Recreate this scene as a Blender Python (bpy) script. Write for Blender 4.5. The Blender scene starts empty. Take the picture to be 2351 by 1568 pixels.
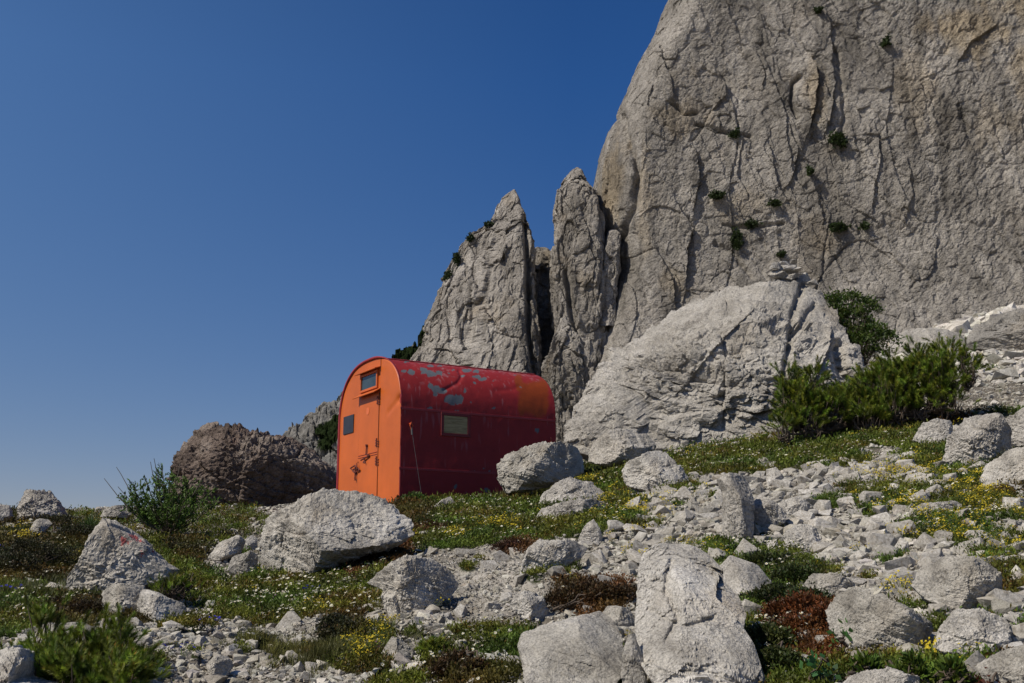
import bpy, math, random
import numpy as np
from mathutils import Vector, Matrix
from mathutils.bvhtree import BVHTree
R = math.radians
S = bpy.context.scene
COL = S.collection
rng = np.random.default_rng(7)
random.seed(7)

# ------------------------------------------------------------------ camera
PITCH = R(12.0)
FD = 40.0/36.0*2351.0
CU, CV = 1175.5, 784.0
cp, sp_ = math.cos(PITCH), math.sin(PITCH)
cam = bpy.data.cameras.new('camera'); cam.lens = 40; cam.sensor_width = 36
cam.clip_end = 6000; cam.clip_start = 0.1
camo = bpy.data.objects.new('camera', cam); COL.objects.link(camo)
camo.location = (0, 0, 0); camo.rotation_euler = (R(90)+PITCH, 0, 0)
S.camera = camo

def ray(u, v):
    """direction (unnormalised) of a sight line; arrays allowed"""
    a = (np.asarray(u, float)-CU)/FD; b = (CV-np.asarray(v, float))/FD
    return np.stack([a, cp - sp_*b, sp_ + cp*b], -1)
def PT(u, v, d):
    r = ray(u, v); return r*(np.asarray(d)/r[..., 1])[..., None]
def proj(p):
    p = np.asarray(p, float)
    dep = np.maximum(p[..., 1]*cp + p[..., 2]*sp_, 0.05)
    up = -p[..., 1]*sp_ + p[..., 2]*cp
    return CU + FD*p[..., 0]/dep, CV - FD*up/dep

# ------------------------------------------------------------------ numpy noise
def _hash(ix, iy, iz, seed):
    h = (ix.astype(np.uint32)*np.uint32(374761393) + iy.astype(np.uint32)*np.uint32(668265263)
         + iz.astype(np.uint32)*np.uint32(2147483647) + np.uint32((seed*1442695 + 12345) & 0xffffffff))
    h = (h ^ (h >> np.uint32(13)))*np.uint32(1274126177)
    h = h ^ (h >> np.uint32(16))
    h = h*np.uint32(2246822519); h = h ^ (h >> np.uint32(15))
    return h
def _h01(h): return (h & np.uint32(0xffffff)).astype(np.float64)/float(0x1000000)
def vnoise(p, seed=0):
    """gradient-like value noise in -1..1"""
    f = np.floor(p); i = f.astype(np.int64); t = p-f
    w = t*t*t*(t*(t*6-15)+10)
    out = 0
    for dx in (0, 1):
        wx = w[:, 0] if dx else 1-w[:, 0]
        for dy in (0, 1):
            wy = w[:, 1] if dy else 1-w[:, 1]
            for dz in (0, 1):
                wz = w[:, 2] if dz else 1-w[:, 2]
                h = _hash(i[:, 0]+dx, i[:, 1]+dy, i[:, 2]+dz, seed)
                g1 = (h & np.uint32(1023)).astype(float)/511.5-1
                g2 = ((h >> np.uint32(10)) & np.uint32(1023)).astype(float)/511.5-1
                g3 = ((h >> np.uint32(20)) & np.uint32(1023)).astype(float)/511.5-1
                out = out + wx*wy*wz*(g1*(t[:, 0]-dx)+g2*(t[:, 1]-dy)+g3*(t[:, 2]-dz))
    return out*1.5
def fbm(p, scale=1., octs=4, seed=0, gain=.5, ridged=False):
    q = np.asarray(p, float)/scale; a = 1.; s = 0.; n = 0.
    for o in range(octs):
        v = vnoise(q+o*17.3, seed+o)
        if ridged: v = 1-2*np.abs(v)*1.6
        s = s + a*v; n += a; a *= gain; q = q*2.03
    return s/n
def facet(p, scale, seed, tilt=1.0, step=0.5, warp=.35):
    """angular rock noise: every cell is its own tilted plane; also the closeness to a cell border"""
    q = np.asarray(p, float)/scale
    if warp:
        q = q + warp*np.stack([vnoise(q*1.3+k*31, seed+50+k) for k in range(3)], -1)
    b = np.floor(q-0.5).astype(np.int64)
    best = np.full(len(q), 1e9); sec = best.copy(); val = np.zeros(len(q))
    for dx in (0, 1):
        for dy in (0, 1):
            for dz in (0, 1):
                ix, iy, iz = b[:, 0]+dx, b[:, 1]+dy, b[:, 2]+dz
                h = _hash(ix, iy, iz, seed); h2 = _hash(ix, iy, iz, seed+77)
                jx = (h & np.uint32(1023))/1023.; jy = ((h >> np.uint32(10)) & np.uint32(1023))/1023.
                jz = ((h >> np.uint32(20)) & np.uint32(1023))/1023.
                c = np.stack([ix+.15+.7*jx, iy+.15+.7*jy, iz+.15+.7*jz], -1)
                d = q-c; dist = (d*d).sum(1)
                g = np.stack([(h2 & np.uint32(1023))/511.5-1, ((h2 >> np.uint32(10)) & np.uint32(1023))/511.5-1,
                              ((h2 >> np.uint32(20)) & np.uint32(1023))/511.5-1], -1)
                v = tilt*(d*g).sum(1) + step*(_h01(_hash(ix, iy, iz, seed+5))-.5)
                nb = dist < best
                sec = np.where(nb, best, np.minimum(sec, dist))
                val = np.where(nb, v, val); best = np.where(nb, dist, best)
    edge = np.sqrt(sec)-np.sqrt(best)
    return val, edge
def sstep(a, b, x):
    t = np.clip((x-a)/(b-a), 0, 1); return t*t*(3-2*t)

# ------------------------------------------------------------------ mesh helpers
def mesh_np(name, V, F, mat=None, smooth=False, attrs=None, matidx=None):
    """V (n,3); F (m,k) int array, or a list of such arrays with different k"""
    V = np.ascontiguousarray(V, np.float32)
    Fs = F if isinstance(F, list) else [F]
    Fs = [np.asarray(f, np.int32) for f in Fs if len(f)]
    me = bpy.data.meshes.new(name)
    me.vertices.add(len(V)); me.vertices.foreach_set('co', V.ravel())
    nl = sum(f.size for f in Fs); nf = sum(len(f) for f in Fs)
    me.loops.add(nl); me.loops.foreach_set('vertex_index', np.concatenate([f.ravel() for f in Fs]))
    me.polygons.add(nf)
    tot = np.concatenate([np.full(len(f), f.shape[1], np.int32) for f in Fs])
    me.polygons.foreach_set('loop_start', np.concatenate([[0], np.cumsum(tot)[:-1]]).astype(np.int32))
    me.polygons.foreach_set('loop_total', tot)
    me.polygons.foreach_set('use_smooth', np.full(nf, smooth, bool))
    if matidx is not None: me.polygons.foreach_set('material_index', np.asarray(matidx, np.int32))
    me.update(calc_edges=True)
    for k, a in (attrs or {}).items():
        a = np.asarray(a, np.float32)
        if a.ndim == 1:
            at = me.attributes.new(k, 'FLOAT', 'POINT'); at.data.foreach_set('value', a)
        else:
            if a.shape[1] == 3: a = np.concatenate([a, np.ones((len(a), 1), np.float32)], 1)
            at = me.attributes.new(k, 'FLOAT_COLOR', 'POINT'); at.data.foreach_set('color', a.ravel())
    if mat is not None:
        for m in (mat if isinstance(mat, (list, tuple)) else [mat]): me.materials.append(m)
    return me
def link(name, me, loc=(0, 0, 0), parent=None, rot=None):
    o = bpy.data.objects.new(name, me); COL.objects.link(o)
    o.location = loc
    if rot is not None: o.rotation_euler = rot
    if parent is not None: o.parent = parent
    return o
def tag(o, label=None, cat=None, group=None, kind=None):
    if label: o['label'] = label
    if cat: o['category'] = cat
    if group: o['group'] = group
    if kind: o['kind'] = kind
    return o
def empty(name, loc=(0, 0, 0), rz=0.):
    o = bpy.data.objects.new(name, None); COL.objects.link(o)
    o.location = loc; o.rotation_euler = (0, 0, rz); o.empty_display_size = .2
    return o
class MB:
    """collects vertices and polygons for one mesh"""
    def __init__(s): s.v = []; s.f = []
    def add(s, vs, fs):
        n = len(s.v); s.v += [tuple(map(float, p)) for p in vs]; s.f += [tuple(i+n for i in f) for f in fs]
    def box(s, c, size, ax=None, bev=0.0):
        """box with chamfered edges along local axes ax (3 vectors)"""
        c = np.array(c, float); h = np.array(size, float)/2
        A = np.eye(3) if ax is None else np.array(ax, float)
        b = min(bev, h.min()*.45)
        if b <= 0:
            vs = [c + A.T @ (h*np.array(k)) for k in [(-1,-1,-1),(1,-1,-1),(1,1,-1),(-1,1,-1),(-1,-1,1),(1,-1,1),(1,1,1),(-1,1,1)]]
            s.add(vs, [(0,3,2,1),(4,5,6,7),(0,1,5,4),(1,2,6,5),(2,3,7,6),(3,0,4,7)]); return
        pts = []; idx = {}
        for sx in (-1, 1):
            for sy in (-1, 1):
                for sz in (-1, 1):
                    for k in range(3):
                        q = h.copy()
                        for j in range(3):
                            if j != k: q[j] -= b
                        idx[(sx, sy, sz, k)] = len(pts); pts.append(c + A.T @ (q*np.array((sx, sy, sz))))
        fs = []
        for k in range(3):
            i, j = (k+1) % 3, (k+2) % 3
            for sg in (-1, 1):
                loop = []
                for a, d in ((-1, -1), (1, -1), (1, 1), (-1, 1)):
                    q = [0, 0, 0]; q[k] = sg; q[i] = a; q[j] = d; loop.append(idx[(*q, k)])
                fs.append(tuple(loop if sg > 0 else loop[::-1]))
            for a in (-1, 1):
                for d in (-1, 1):
                    q0 = [0, 0, 0]; q1 = [0, 0, 0]; q0[k] = -1; q1[k] = 1
                    q0[i] = q1[i] = a; q0[j] = q1[j] = d
                    lp = (idx[(*q0, i)], idx[(*q1, i)], idx[(*q1, j)], idx[(*q0, j)])
                    fs.append(lp)
        for sx in (-1, 1):
            for sy in (-1, 1):
                for sz in (-1, 1): fs.append(tuple(idx[(sx, sy, sz, k)] for k in range(3)))
        s.add(pts, fs)
    def tube(s, pts, r, n=8):
        pts = [np.array(p, float) for p in pts]; rs = r if hasattr(r, '__len__') else [r]*len(pts)
        vs = []; fs = []
        for i, p in enumerate(pts):
            t = pts[min(i+1, len(pts)-1)]-pts[max(i-1, 0)]; t /= np.linalg.norm(t)+1e-9
            a = np.cross(t, (0, 0, 1) if abs(t[2]) < .9 else (1, 0, 0)); a /= np.linalg.norm(a); b = np.cross(t, a)
            for k in range(n):
                q = 2*math.pi*k/n; vs.append(p + rs[i]*(math.cos(q)*a+math.sin(q)*b))
        for i in range(len(pts)-1):
            for k in range(n): fs.append((i*n+k, i*n+(k+1) % n, (i+1)*n+(k+1) % n, (i+1)*n+k))
        fs.append(tuple(range(n))[::-1]); fs.append(tuple((len(pts)-1)*n+k for k in range(n)))
        s.add(vs, fs)
    def build(s, name, mat, parent=None, loc=(0, 0, 0), smooth=False):
        me = bpy.data.meshes.new(name); me.from_pydata(s.v, [], s.f)
        for m in (mat if isinstance(mat, (list, tuple)) else [mat]): me.materials.append(m)
        if smooth: me.polygons.foreach_set('use_smooth', [True]*len(me.polygons))
        import bmesh
        bm = bmesh.new(); bm.from_mesh(me); bmesh.ops.recalc_face_normals(bm, faces=bm.faces); bm.to_mesh(me); bm.free()
        return link(name, me, loc, parent)

_ico = {}
def ico(sub):
    if sub not in _ico:
        import bmesh
        bm = bmesh.new(); bmesh.ops.create_icosphere(bm, subdivisions=sub, radius=1)
        V = np.array([v.co[:] for v in bm.verts]); F = np.array([[v.index for v in f.verts] for f in bm.faces]); bm.free()
        _ico[sub] = (V, F)
    return _ico[sub]

# ------------------------------------------------------------------ materials
def newmat(name):
    m = bpy.data.materials.new(name); m.use_nodes = True
    nt = m.node_tree; bs = nt.nodes['Principled BSDF']
    return m, nt, bs
def N(nt, t, **kw):
    n = nt.nodes.new(t)
    for k, v in kw.items():
        if k in n.inputs.keys(): n.inputs[k].default_value = v
        else: setattr(n, k, v)
    return n
def L(nt, a, b): nt.links.new(a, b)
def ramp(nt, fac, stops):
    r = nt.nodes.new('ShaderNodeValToRGB'); e = r.color_ramp.elements
    while len(e) < len(stops): e.new(.5)
    for i, (p, c) in enumerate(stops):
        e[i].position = p; e[i].color = (*c, 1) if len(c) == 3 else c
    L(nt, fac, r.inputs[0]); return r.outputs[0]
def mixc(nt, fac, a, b, mode='MIX'):
    m = nt.nodes.new('ShaderNodeMix'); m.data_type = 'RGBA'; m.blend_type = mode
    for s_, v in ((0, fac), (6, a), (7, b)):
        if hasattr(v, 'links'): L(nt, v, m.inputs[s_])
        elif s_ == 0: m.inputs[0].default_value = v
        else: m.inputs[s_].default_value = (*v, 1)
    return m.outputs[2]
def coords(nt, scale=(1, 1, 1), rot=(0, 0, 0)):
    tc = nt.nodes.new('ShaderNodeTexCoord'); mp = nt.nodes.new('ShaderNodeMapping')
    mp.inputs['Scale'].default_value = scale; mp.inputs['Rotation'].default_value = rot
    L(nt, tc.outputs['Object'], mp.inputs[0]); return mp.outputs[0]
def noise(nt, co, sc, det=6, rough=.6, dist=0.):
    n = N(nt, 'ShaderNodeTexNoise', Scale=sc, Detail=det, Roughness=rough, Distortion=dist); L(nt, co, n.inputs['Vector'])
    return n.outputs['Fac']

def rock_mat(name, c0, c1, c2, unit=1.0, ochre=(.34, .25, .14), och=.3, bump=.6, zst=1.0, tint_attr=False, stain=.5, lichen=.35, crack=.75):
    """limestone: c0 dark, c1 mid, c2 pale; unit = size of the largest feature in metres"""
    m, nt, bs = newmat(name)
    co = coords(nt, (1/unit, 1/unit, 1/unit/zst))
    co2 = coords(nt, (1/unit, 1/unit, 1/unit), (.5, .35, .2))
    n1 = noise(nt, co, 1.7, 7, .62, .3)
    base = ramp(nt, n1, [(.33, c0), (.5, c1), (.68, c2)])
    n2 = noise(nt, co2, 1.1, 5, .55)
    of = ramp(nt, n2, [(.56, (0, 0, 0)), (.72, (och, och, och))])
    base = mixc(nt, of, base, ochre)
    # stains and lichen: small irregular dark flecks
    n3 = noise(nt, co2, 14, 6, .72, .4)
    lf = ramp(nt, n3, [(.58, (0, 0, 0)), (.7, (lichen,)*3)])
    base = mixc(nt, lf, base, tuple(x*.32 for x in c0))
    # vertical water stains
    cs = coords(nt, (5/unit, 5/unit, .45/unit))
    n4 = noise(nt, cs, 1.2, 4, .6)
    sf = ramp(nt, n4, [(.52, (0, 0, 0)), (.68, (stain*.6,)*3)])
    base = mixc(nt, sf, base, tuple(x*.5 for x in c0))
    n5 = noise(nt, co2, 60, 3, .7)
    base = mixc(nt, .8, base, ramp(nt, n5, [(.32, (.45,)*3), (.5, (1.,)*3), (.68, (1.35,)*3)]), 'MULTIPLY')
    oi = N(nt, 'ShaderNodeObjectInfo'); base = mixc(nt, 1.0, base, ramp(nt, oi.outputs['Random'], [(0, (.84, .83, .80)), (.5, (1., .985, .96)), (1, (1.1, 1.1, 1.1))]), 'MULTIPLY')
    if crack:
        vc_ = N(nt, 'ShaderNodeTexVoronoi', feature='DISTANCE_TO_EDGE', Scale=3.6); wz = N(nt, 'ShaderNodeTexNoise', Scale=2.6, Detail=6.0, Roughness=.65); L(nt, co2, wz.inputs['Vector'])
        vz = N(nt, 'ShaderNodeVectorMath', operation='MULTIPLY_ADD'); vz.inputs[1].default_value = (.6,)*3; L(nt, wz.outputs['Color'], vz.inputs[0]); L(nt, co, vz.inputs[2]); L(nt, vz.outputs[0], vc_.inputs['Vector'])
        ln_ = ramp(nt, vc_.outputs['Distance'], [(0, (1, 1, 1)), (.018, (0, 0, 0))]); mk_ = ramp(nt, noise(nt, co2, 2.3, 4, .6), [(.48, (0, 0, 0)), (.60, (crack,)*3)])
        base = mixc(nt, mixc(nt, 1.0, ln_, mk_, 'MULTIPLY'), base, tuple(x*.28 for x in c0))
    if tint_attr:
        a = N(nt, 'ShaderNodeAttribute', attribute_name='tint'); base = mixc(nt, 1.0, base, a.outputs['Color'], 'MULTIPLY')
    L(nt, base, bs.inputs['Base Color'])
    bs.inputs['Roughness'].default_value = .92; bs.inputs['Specular IOR Level'].default_value = .15
    # relief: fine noise + worn cracks
    b1n = N(nt, 'ShaderNodeTexNoise', Scale=6.0, Detail=10.0, Roughness=.62, Distortion=.25); L(nt, co2, b1n.inputs['Vector'])
    b1r = N(nt, 'ShaderNodeTexNoise', noise_type='RIDGED_MULTIFRACTAL', Scale=7.0, Detail=8.0, Roughness=.55, Distortion=.4); L(nt, coords(nt, (1/unit, 1/unit, 1.9/unit/zst**.5), (.3, .45, .1)), b1r.inputs['Vector'])
    bad = N(nt, 'ShaderNodeMath', operation='MULTIPLY_ADD'); L(nt, b1r.outputs['Fac'], bad.inputs[0]); bad.inputs[1].default_value = -.32; L(nt, b1n.outputs['Fac'], bad.inputs[2]); b1 = bad.outputs[0]
    vo = N(nt, 'ShaderNodeTexVoronoi', feature='DISTANCE_TO_EDGE', Scale=5.0)
    wn = N(nt, 'ShaderNodeTexNoise', Scale=4.0, Detail=4.0)
    L(nt, co, wn.inputs['Vector'])
    vm = N(nt, 'ShaderNodeVectorMath', operation='MULTIPLY_ADD'); vm.inputs[1].default_value = (.35,)*3
    L(nt, wn.outputs['Color'], vm.inputs[0]); L(nt, co, vm.inputs[2]); L(nt, vm.outputs[0], vo.inputs['Vector'])
    ck = ramp(nt, vo.outputs['Distance'], [(0, (0, 0, 0)), (.022, (1, 1, 1))])
    bp = N(nt, 'ShaderNodeBump', Strength=bump, Distance=.13*unit); L(nt, b1, bp.inputs['Height'])
    bp2 = N(nt, 'ShaderNodeBump', Strength=bump*.55, Distance=.03*unit); L(nt, ck, bp2.inputs['Height']); L(nt, bp.outputs[0], bp2.inputs['Normal'])
    b3 = noise(nt, co2, 34, 5, .75)
    bp3 = N(nt, 'ShaderNodeBump', Strength=bump*.8, Distance=.03*unit); L(nt, b3, bp3.inputs['Height']); L(nt, bp2.outputs[0], bp3.inputs['Normal'])
    L(nt, bp3.outputs[0], bs.inputs['Normal'])
    return m
def leaf_mat(name, trans=.25, rough=.55):
    m, nt, bs = newmat(name)
    a = N(nt, 'ShaderNodeAttribute', attribute_name='tint')
    co = coords(nt); n = noise(nt, co, 9, 3)
    c = mixc(nt, 1.0, a.outputs['Color'], ramp(nt, n, [(.3, (.7,)*3), (.7, (1.3,)*3)]), 'MULTIPLY')
    L(nt, c, bs.inputs['Base Color']); bs.inputs['Roughness'].default_value = rough
    bs.inputs['Specular IOR Level'].default_value = .3
    if trans:
        t = N(nt, 'ShaderNodeBsdfTranslucent'); L(nt, c, t.inputs['Color'])
        ms = N(nt, 'ShaderNodeMixShader'); ms.inputs[0].default_value = trans
        L(nt, bs.outputs[0], ms.inputs[1]); L(nt, t.outputs[0], ms.inputs[2])
        L(nt, ms.outputs[0], nt.nodes['Material Output'].inputs[0])
    return m
def flat_mat(name, c, rough=.6, metal=0., var=.12, sc=8, bump=0.):
    m, nt, bs = newmat(name); co = coords(nt); n = noise(nt, co, sc, 6, .65)
    col = mixc(nt, 1.0, c, ramp(nt, n, [(.3, (1-var,)*3), (.7, (1+var,)*3)]), 'MULTIPLY')
    L(nt, col, bs.inputs['Base Color']); bs.inputs['Roughness'].default_value = rough; bs.inputs['Metallic'].default_value = metal
    if bump:
        bp = N(nt, 'ShaderNodeBump', Strength=bump, Distance=.01); L(nt, n, bp.inputs['Height']); L(nt, bp.outputs[0], bs.inputs['Normal'])
    return m

PALE = dict(c0=(.27, .25, .22), c1=(.47, .445, .40), c2=(.62, .595, .55))
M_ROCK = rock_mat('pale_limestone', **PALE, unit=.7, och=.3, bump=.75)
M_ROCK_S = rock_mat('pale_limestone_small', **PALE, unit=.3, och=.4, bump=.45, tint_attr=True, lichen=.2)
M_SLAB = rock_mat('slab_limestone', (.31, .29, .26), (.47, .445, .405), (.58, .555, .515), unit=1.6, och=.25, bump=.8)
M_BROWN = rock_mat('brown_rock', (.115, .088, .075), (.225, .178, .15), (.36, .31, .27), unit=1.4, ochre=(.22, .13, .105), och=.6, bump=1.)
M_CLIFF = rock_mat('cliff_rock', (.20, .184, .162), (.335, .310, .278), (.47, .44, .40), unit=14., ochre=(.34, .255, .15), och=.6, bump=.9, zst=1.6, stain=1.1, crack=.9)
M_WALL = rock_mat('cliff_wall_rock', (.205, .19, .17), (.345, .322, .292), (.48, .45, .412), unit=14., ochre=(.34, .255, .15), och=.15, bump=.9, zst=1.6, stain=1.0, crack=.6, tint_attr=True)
M_LEAF = leaf_mat('leaf'); M_NEEDLE = leaf_mat('needle', .25, .5); M_PETAL = leaf_mat('petal', .2, .7)
M_BARK = flat_mat('bark', (.10, .075, .055), .9, bump=.4)
# ------------------------------------------------------------------ ground shape
def kslope(t):
    s = np.clip((t+.2203)/.536, 0, 1.25); return .1485 + .0705*s
F0 = PT(915, 1163, 16.0)                       # near corner of the hut on the ground
HANG = R(30.6)
E1 = np.array([math.cos(HANG), math.sin(HANG), 0]); E2 = np.array([-math.sin(HANG), math.cos(HANG), 0])
HW, HL = 2.32, 2.62
HC = F0 + E1*HL/2 + E2*HW/2
def base_z(x, y):
    x = np.asarray(x, float); y = np.asarray(y, float)
    yy = np.maximum(y, .5); t = x/yy; tc = np.clip(t, -.7, .7)
    z = -1.6 + kslope(tc)*yy
    w = sstep(-.10, .13, tc)                    # 0 on the left, 1 on the right
    c = np.maximum(y-17.0, 0)
    drop = np.where(c < 13, .014*c*c, .014*169+.40*(c-13))
    z = z - (1-w)*drop
    z = z + sstep(.2, .34, tc)*.10*np.clip(y-17, 0, 13)
    far = np.maximum(y-30, 0)
    z = z - w*far*.09 + 3.6*np.exp(-(((x-31)/15)**2+((y-62)/14)**2)) + w*.0*far
    r = np.hypot(x-HC[0], y-HC[1])
    k = 1-sstep(1.2, 3.2, r)
    return z*(1-k) + F0[2]*k
def ground_z(x, y):
    x = np.asarray(x, float).ravel(); y = np.asarray(y, float).ravel()
    z = base_z(x, y); p = np.stack([x, y, np.zeros_like(x)], -1)
    r = np.hypot(x-HC[0], y-HC[1]); a = .35+.65*sstep(1.0, 3.5, r)
    z = z + a*(.09*fbm(p, 2.6, 3, 11) + .035*fbm(p, .6, 3, 21))
    fv, fe = facet(p, .42, 31, 1.0, .8); z = z + .03*fv
    return z
def hit(u, v, dmax=45):
    """where the sight line of a photo point meets the ground"""
    ys = np.linspace(3.5, dmax, 900); p = PT(np.full(900, u), np.full(900, v), ys)
    g = base_z(p[:, 0], p[:, 1]); k = np.nonzero(p[:, 2] <= g)[0]
    return ys[k[0]] if len(k) else dmax*.5

# ------------------------------------------------------------------ what grows where: blobs u, v, ru, rv, kind
#  kinds: 1 green mat, 2 dark brown-green heath, 3 red-brown heath, 4 dry grass
VEG = [(60,1220,180,40,2),(200,1200,130,25,1),(90,1290,190,60,2),(40,1400,130,70,1),(200,1420,190,45,2),(450,1215,170,40,1),(560,1195,60,25,1),
 (330,1290,120,50,1),(420,1270,60,28,2),(430,1340,140,40,1),(560,1365,100,44,1),(700,1345,130,50,1),(820,1290,130,45,3),(760,1300,110,35,1),(600,1405,130,34,1),
 (770,1385,100,44,1),(800,1450,40,18,1),(430,1440,80,18,1),(330,1530,50,26,1),(640,1530,26,8,1),(560,1500,30,8,1),(450,1510,20,10,1),(760,1505,90,28,4),(800,1450,70,40,2),(870,1330,60,40,1),(660,1500,60,14,4),(600,1480,60,10,4),
 (960,1185,60,40,2),(1040,1195,90,25,1),(1100,1170,160,35,1),(1180,1140,90,26,4),(1010,1240,130,30,1),(1150,1215,150,35,1),(1300,1195,120,30,1),(1400,1105,90,38,1),(1430,1200,110,28,1),
 (1260,1225,120,18,1),(1090,1290,60,14,1),(1190,1262,60,18,3),(1100,1455,120,16,1),(1080,1310,40,14,1),(1290,1300,80,30,1),(1220,1330,40,16,1),(1360,1375,110,42,3),(1180,1290,1,1,1),
 (900,1260,60,26,3),(980,1225,90,16,3),(1110,1500,120,30,1),(1000,1500,60,30,1),(1070,1550,140,34,2),(1180,1470,60,40,1),(1250,1160,60,12,1),
 (1650,1075,150,26,1),(1820,1040,240,38,1),(2000,1010,240,30,1),(2120,970,110,18,3),(2150,1050,120,30,1),(2260,1100,160,38,1),(1900,1160,60,22,1),(1980,1130,70,14,1),
 (2100,1150,190,40,1),(2260,1180,130,50,1),(2330,1120,60,60,2),(2150,1230,120,44,1),(2060,1290,60,18,1),(2260,1260,120,34,1),(2330,1330,60,44,1),
 (1740,1300,130,44,1),(1660,1265,60,16,1),(1860,1320,90,22,1),(1780,1370,120,44,1),(1700,1390,50,20,1),(1830,1420,110,46,3),(1760,1480,90,80,1),(1860,1490,90,50,3),(1800,1550,120,50,1),
 (1960,1535,130,24,1),(2080,1560,130,40,1),(2180,1545,160,26,1),(2320,1540,60,20,3),(2150,1440,40,22,1),(2260,1440,40,12,1),(1500,1210,50,14,1),(1560,1120,70,16,1),(1440,1160,60,12,1),
 (1130,1345,120,100,0),(1180,1400,150,30,0),(1060,1285,120,20,0),(600,1545,260,34,0),(520,1515,90,26,0),(650,1455,90,16,0),(1380,1290,110,40,0),(1480,1240,80,26,0),(1000,1440,120,24,0),(930,1500,50,50,0),(1300,1270,60,30,0),(1600,1190,200,50,0),(1850,1190,130,60,0),(1680,1110,110,26,0),(1980,1090,170,22,0),(2000,1250,110,50,0),(1150,1520,90,24,0),(300,1560,60,20,0),(2150,1300,120,60,0),(420,1475,120,18,0),(700,1470,50,16,0),(860,1430,50,14,0),(520,1300,50,16,0),(1080,1500,60,18,0),(250,1445,60,14,0),(250,1172,170,12,0),(2230,1000,120,30,0),(700,1570,160,30,0),(1750,1065,40,10,0),(1880,1050,40,8,0),(1640,1095,60,10,0),(2020,1040,60,10,0),(400,1500,60,14,0),(250,1470,60,14,0),(520,1330,40,10,0),(660,1380,30,10,0),(1080,1225,30,8,0),(1200,1195,30,8,0),(1560,1170,60,10,1),(1760,1225,60,10,1),(950,1455,40,16,1),(820,1520,120,30,1),(880,1480,50,30,1),(930,1560,100,20,1),(330,1250,60,20,1),(1640,1150,20,10,1)]
VEG = np.array(VEG, float)
VEGCOL = {0: (.15, .132, .108), 1: (.026, .034, .009), 2: (.026, .024, .009), 3: (.042, .024, .010), 4: (.06, .06, .02)}  # bare soil tone darkened to paint in the shadow between stones
def veg_at(x, y, z=None, zz=None):
    """amount of plant cover and kind at world points (kept in world space: evaluated once for each place)"""
    z = base_z(x, y) if z is None else z
    u, v = proj(np.stack([x, y, z], -1))
    p = np.stack([x, y, np.zeros_like(x)], -1)
    n = fbm(p, .55, 4, 91)*.75 + fbm(p, .16, 2, 93)*.35
    best = np.full(len(x), -1.0); kind = np.zeros(len(x), int)
    for (a, b, ra, rb, k) in VEG:
        if ra < 5: continue
        d = 1.12-np.sqrt(((u-a)/(ra*1.05))**2+((v-b)/(rb*1.12))**2)+(.12 if k == 0 else 0)
        m = d > best; best = np.where(m, d, best); kind = np.where(m, int(k), kind)
    # elsewhere sparse tufts
    sp = fbm(p, 1.1, 3, 97)*1.6-.5
    m = sp > best; best = np.where(m, sp, best); kind = np.where(m, 1, kind)
    outside = (u < -60) | (u > 2420) | (v > 1640)
    o = fbm(p, 2.0, 3, 99)*2.0; best = np.where(outside, o, best); kind = np.where(outside, 1, kind)
    best = np.where(kind == 0, -best*.8, best); amt = sstep(-.08, .22, best + n*1.0 - .16)
    kind = np.where(kind == 0, 1, kind)
    # the crest on the far left is bare scree
    amt = np.where((u < 640) & (y > 14.3+.5*np.sin(x*2.1)) & (y < 60), amt*.3, amt)
    inhut = (np.abs((x-HC[0])*E1[0]+(y-HC[1])*E1[1]) < HL/2) & (np.abs((x-HC[0])*E2[0]+(y-HC[1])*E2[1]) < HW/2)
    amt = np.where(inhut, 0, amt)
    return amt, kind

# ------------------------------------------------------------------ ground sheet
th_d = np.linspace(R(-31), R(33), 900)
th = np.concatenate([np.linspace(R(-180), R(-32), 50), th_d, np.linspace(R(34), R(180), 50)])
rr = np.concatenate([[.05], np.linspace(.5, 4.8, 14), 5*np.power(34/5, np.linspace(0, 1, 640)), 34*np.power(1500/34, np.linspace(.02, 1, 60))])
TH, RR = np.meshgrid(th, rr)
gx = (RR*np.sin(TH)).ravel(); gy = (RR*np.cos(TH)).ravel()
gyf = np.abs(gy)
gz = ground_z(gx, np.where(gy > 0.5, gy, .5))
gz = np.where(gy > .5, gz, -1.6+.16*gy*0-.02*np.abs(gy)*0+.08)
gz = np.where(RR.ravel() > 34, np.maximum(gz, -140), gz)
amt, kind = veg_at(gx, gy, gz)
pp = np.stack([gx, gy, np.zeros_like(gx)], -1)
near = (RR.ravel() < 40) & (gy > 2)
# cobbles pressed into the scree, soft hummocks under the plants
g2, e2 = facet(pp, .13, 41, 1.0, .9)
g3, e3 = facet(pp, .055, 43, 1.0, .9)
gz = gz + near*(1-amt)*(.016*g2 - .012*np.exp(-e2*9) + .008*g3) + near*amt*(.02+.035*fbm(pp, .18, 3, 61))
n_r, n_t = len(rr), len(th)
I = np.arange(n_r*n_t).reshape(n_r, n_t)
F = np.stack([I[:-1, :-1], I[:-1, 1:], I[1:, 1:], I[1:, :-1]], -1).reshape(-1, 4)
vc = np.array([VEGCOL[k] for k in range(5)])
far_green = (RR.ravel() > 40)
gc = vc[0][None]*(1-amt[:, None]) + vc[kind]*amt[:, None]
_u, _v = proj(np.stack([gx, gy, gz], -1)); chute = np.clip(np.exp(-((_u-1140)/110)**2-((_v-1330)/90)**2)*1.4, 0, 1)*(gy > 3)
chute = np.maximum(chute, (RR.ravel() > 24)*1.)
gc = gc*(1-(chute*(1-amt))[:, None]) + np.array([[.40, .37, .32]])*(chute*(1-amt))[:, None]
gc = gc*(1+.25*fbm(pp, .4, 3, 71))[:, None]
gm, nt, bs = newmat('ground_soil_and_scree')
a = N(nt, 'ShaderNodeAttribute', attribute_name='tint'); co = coords(nt)
n1 = noise(nt, co, 40, 8, .75); n2 = noise(nt, co, 4, 6, .6)
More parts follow.
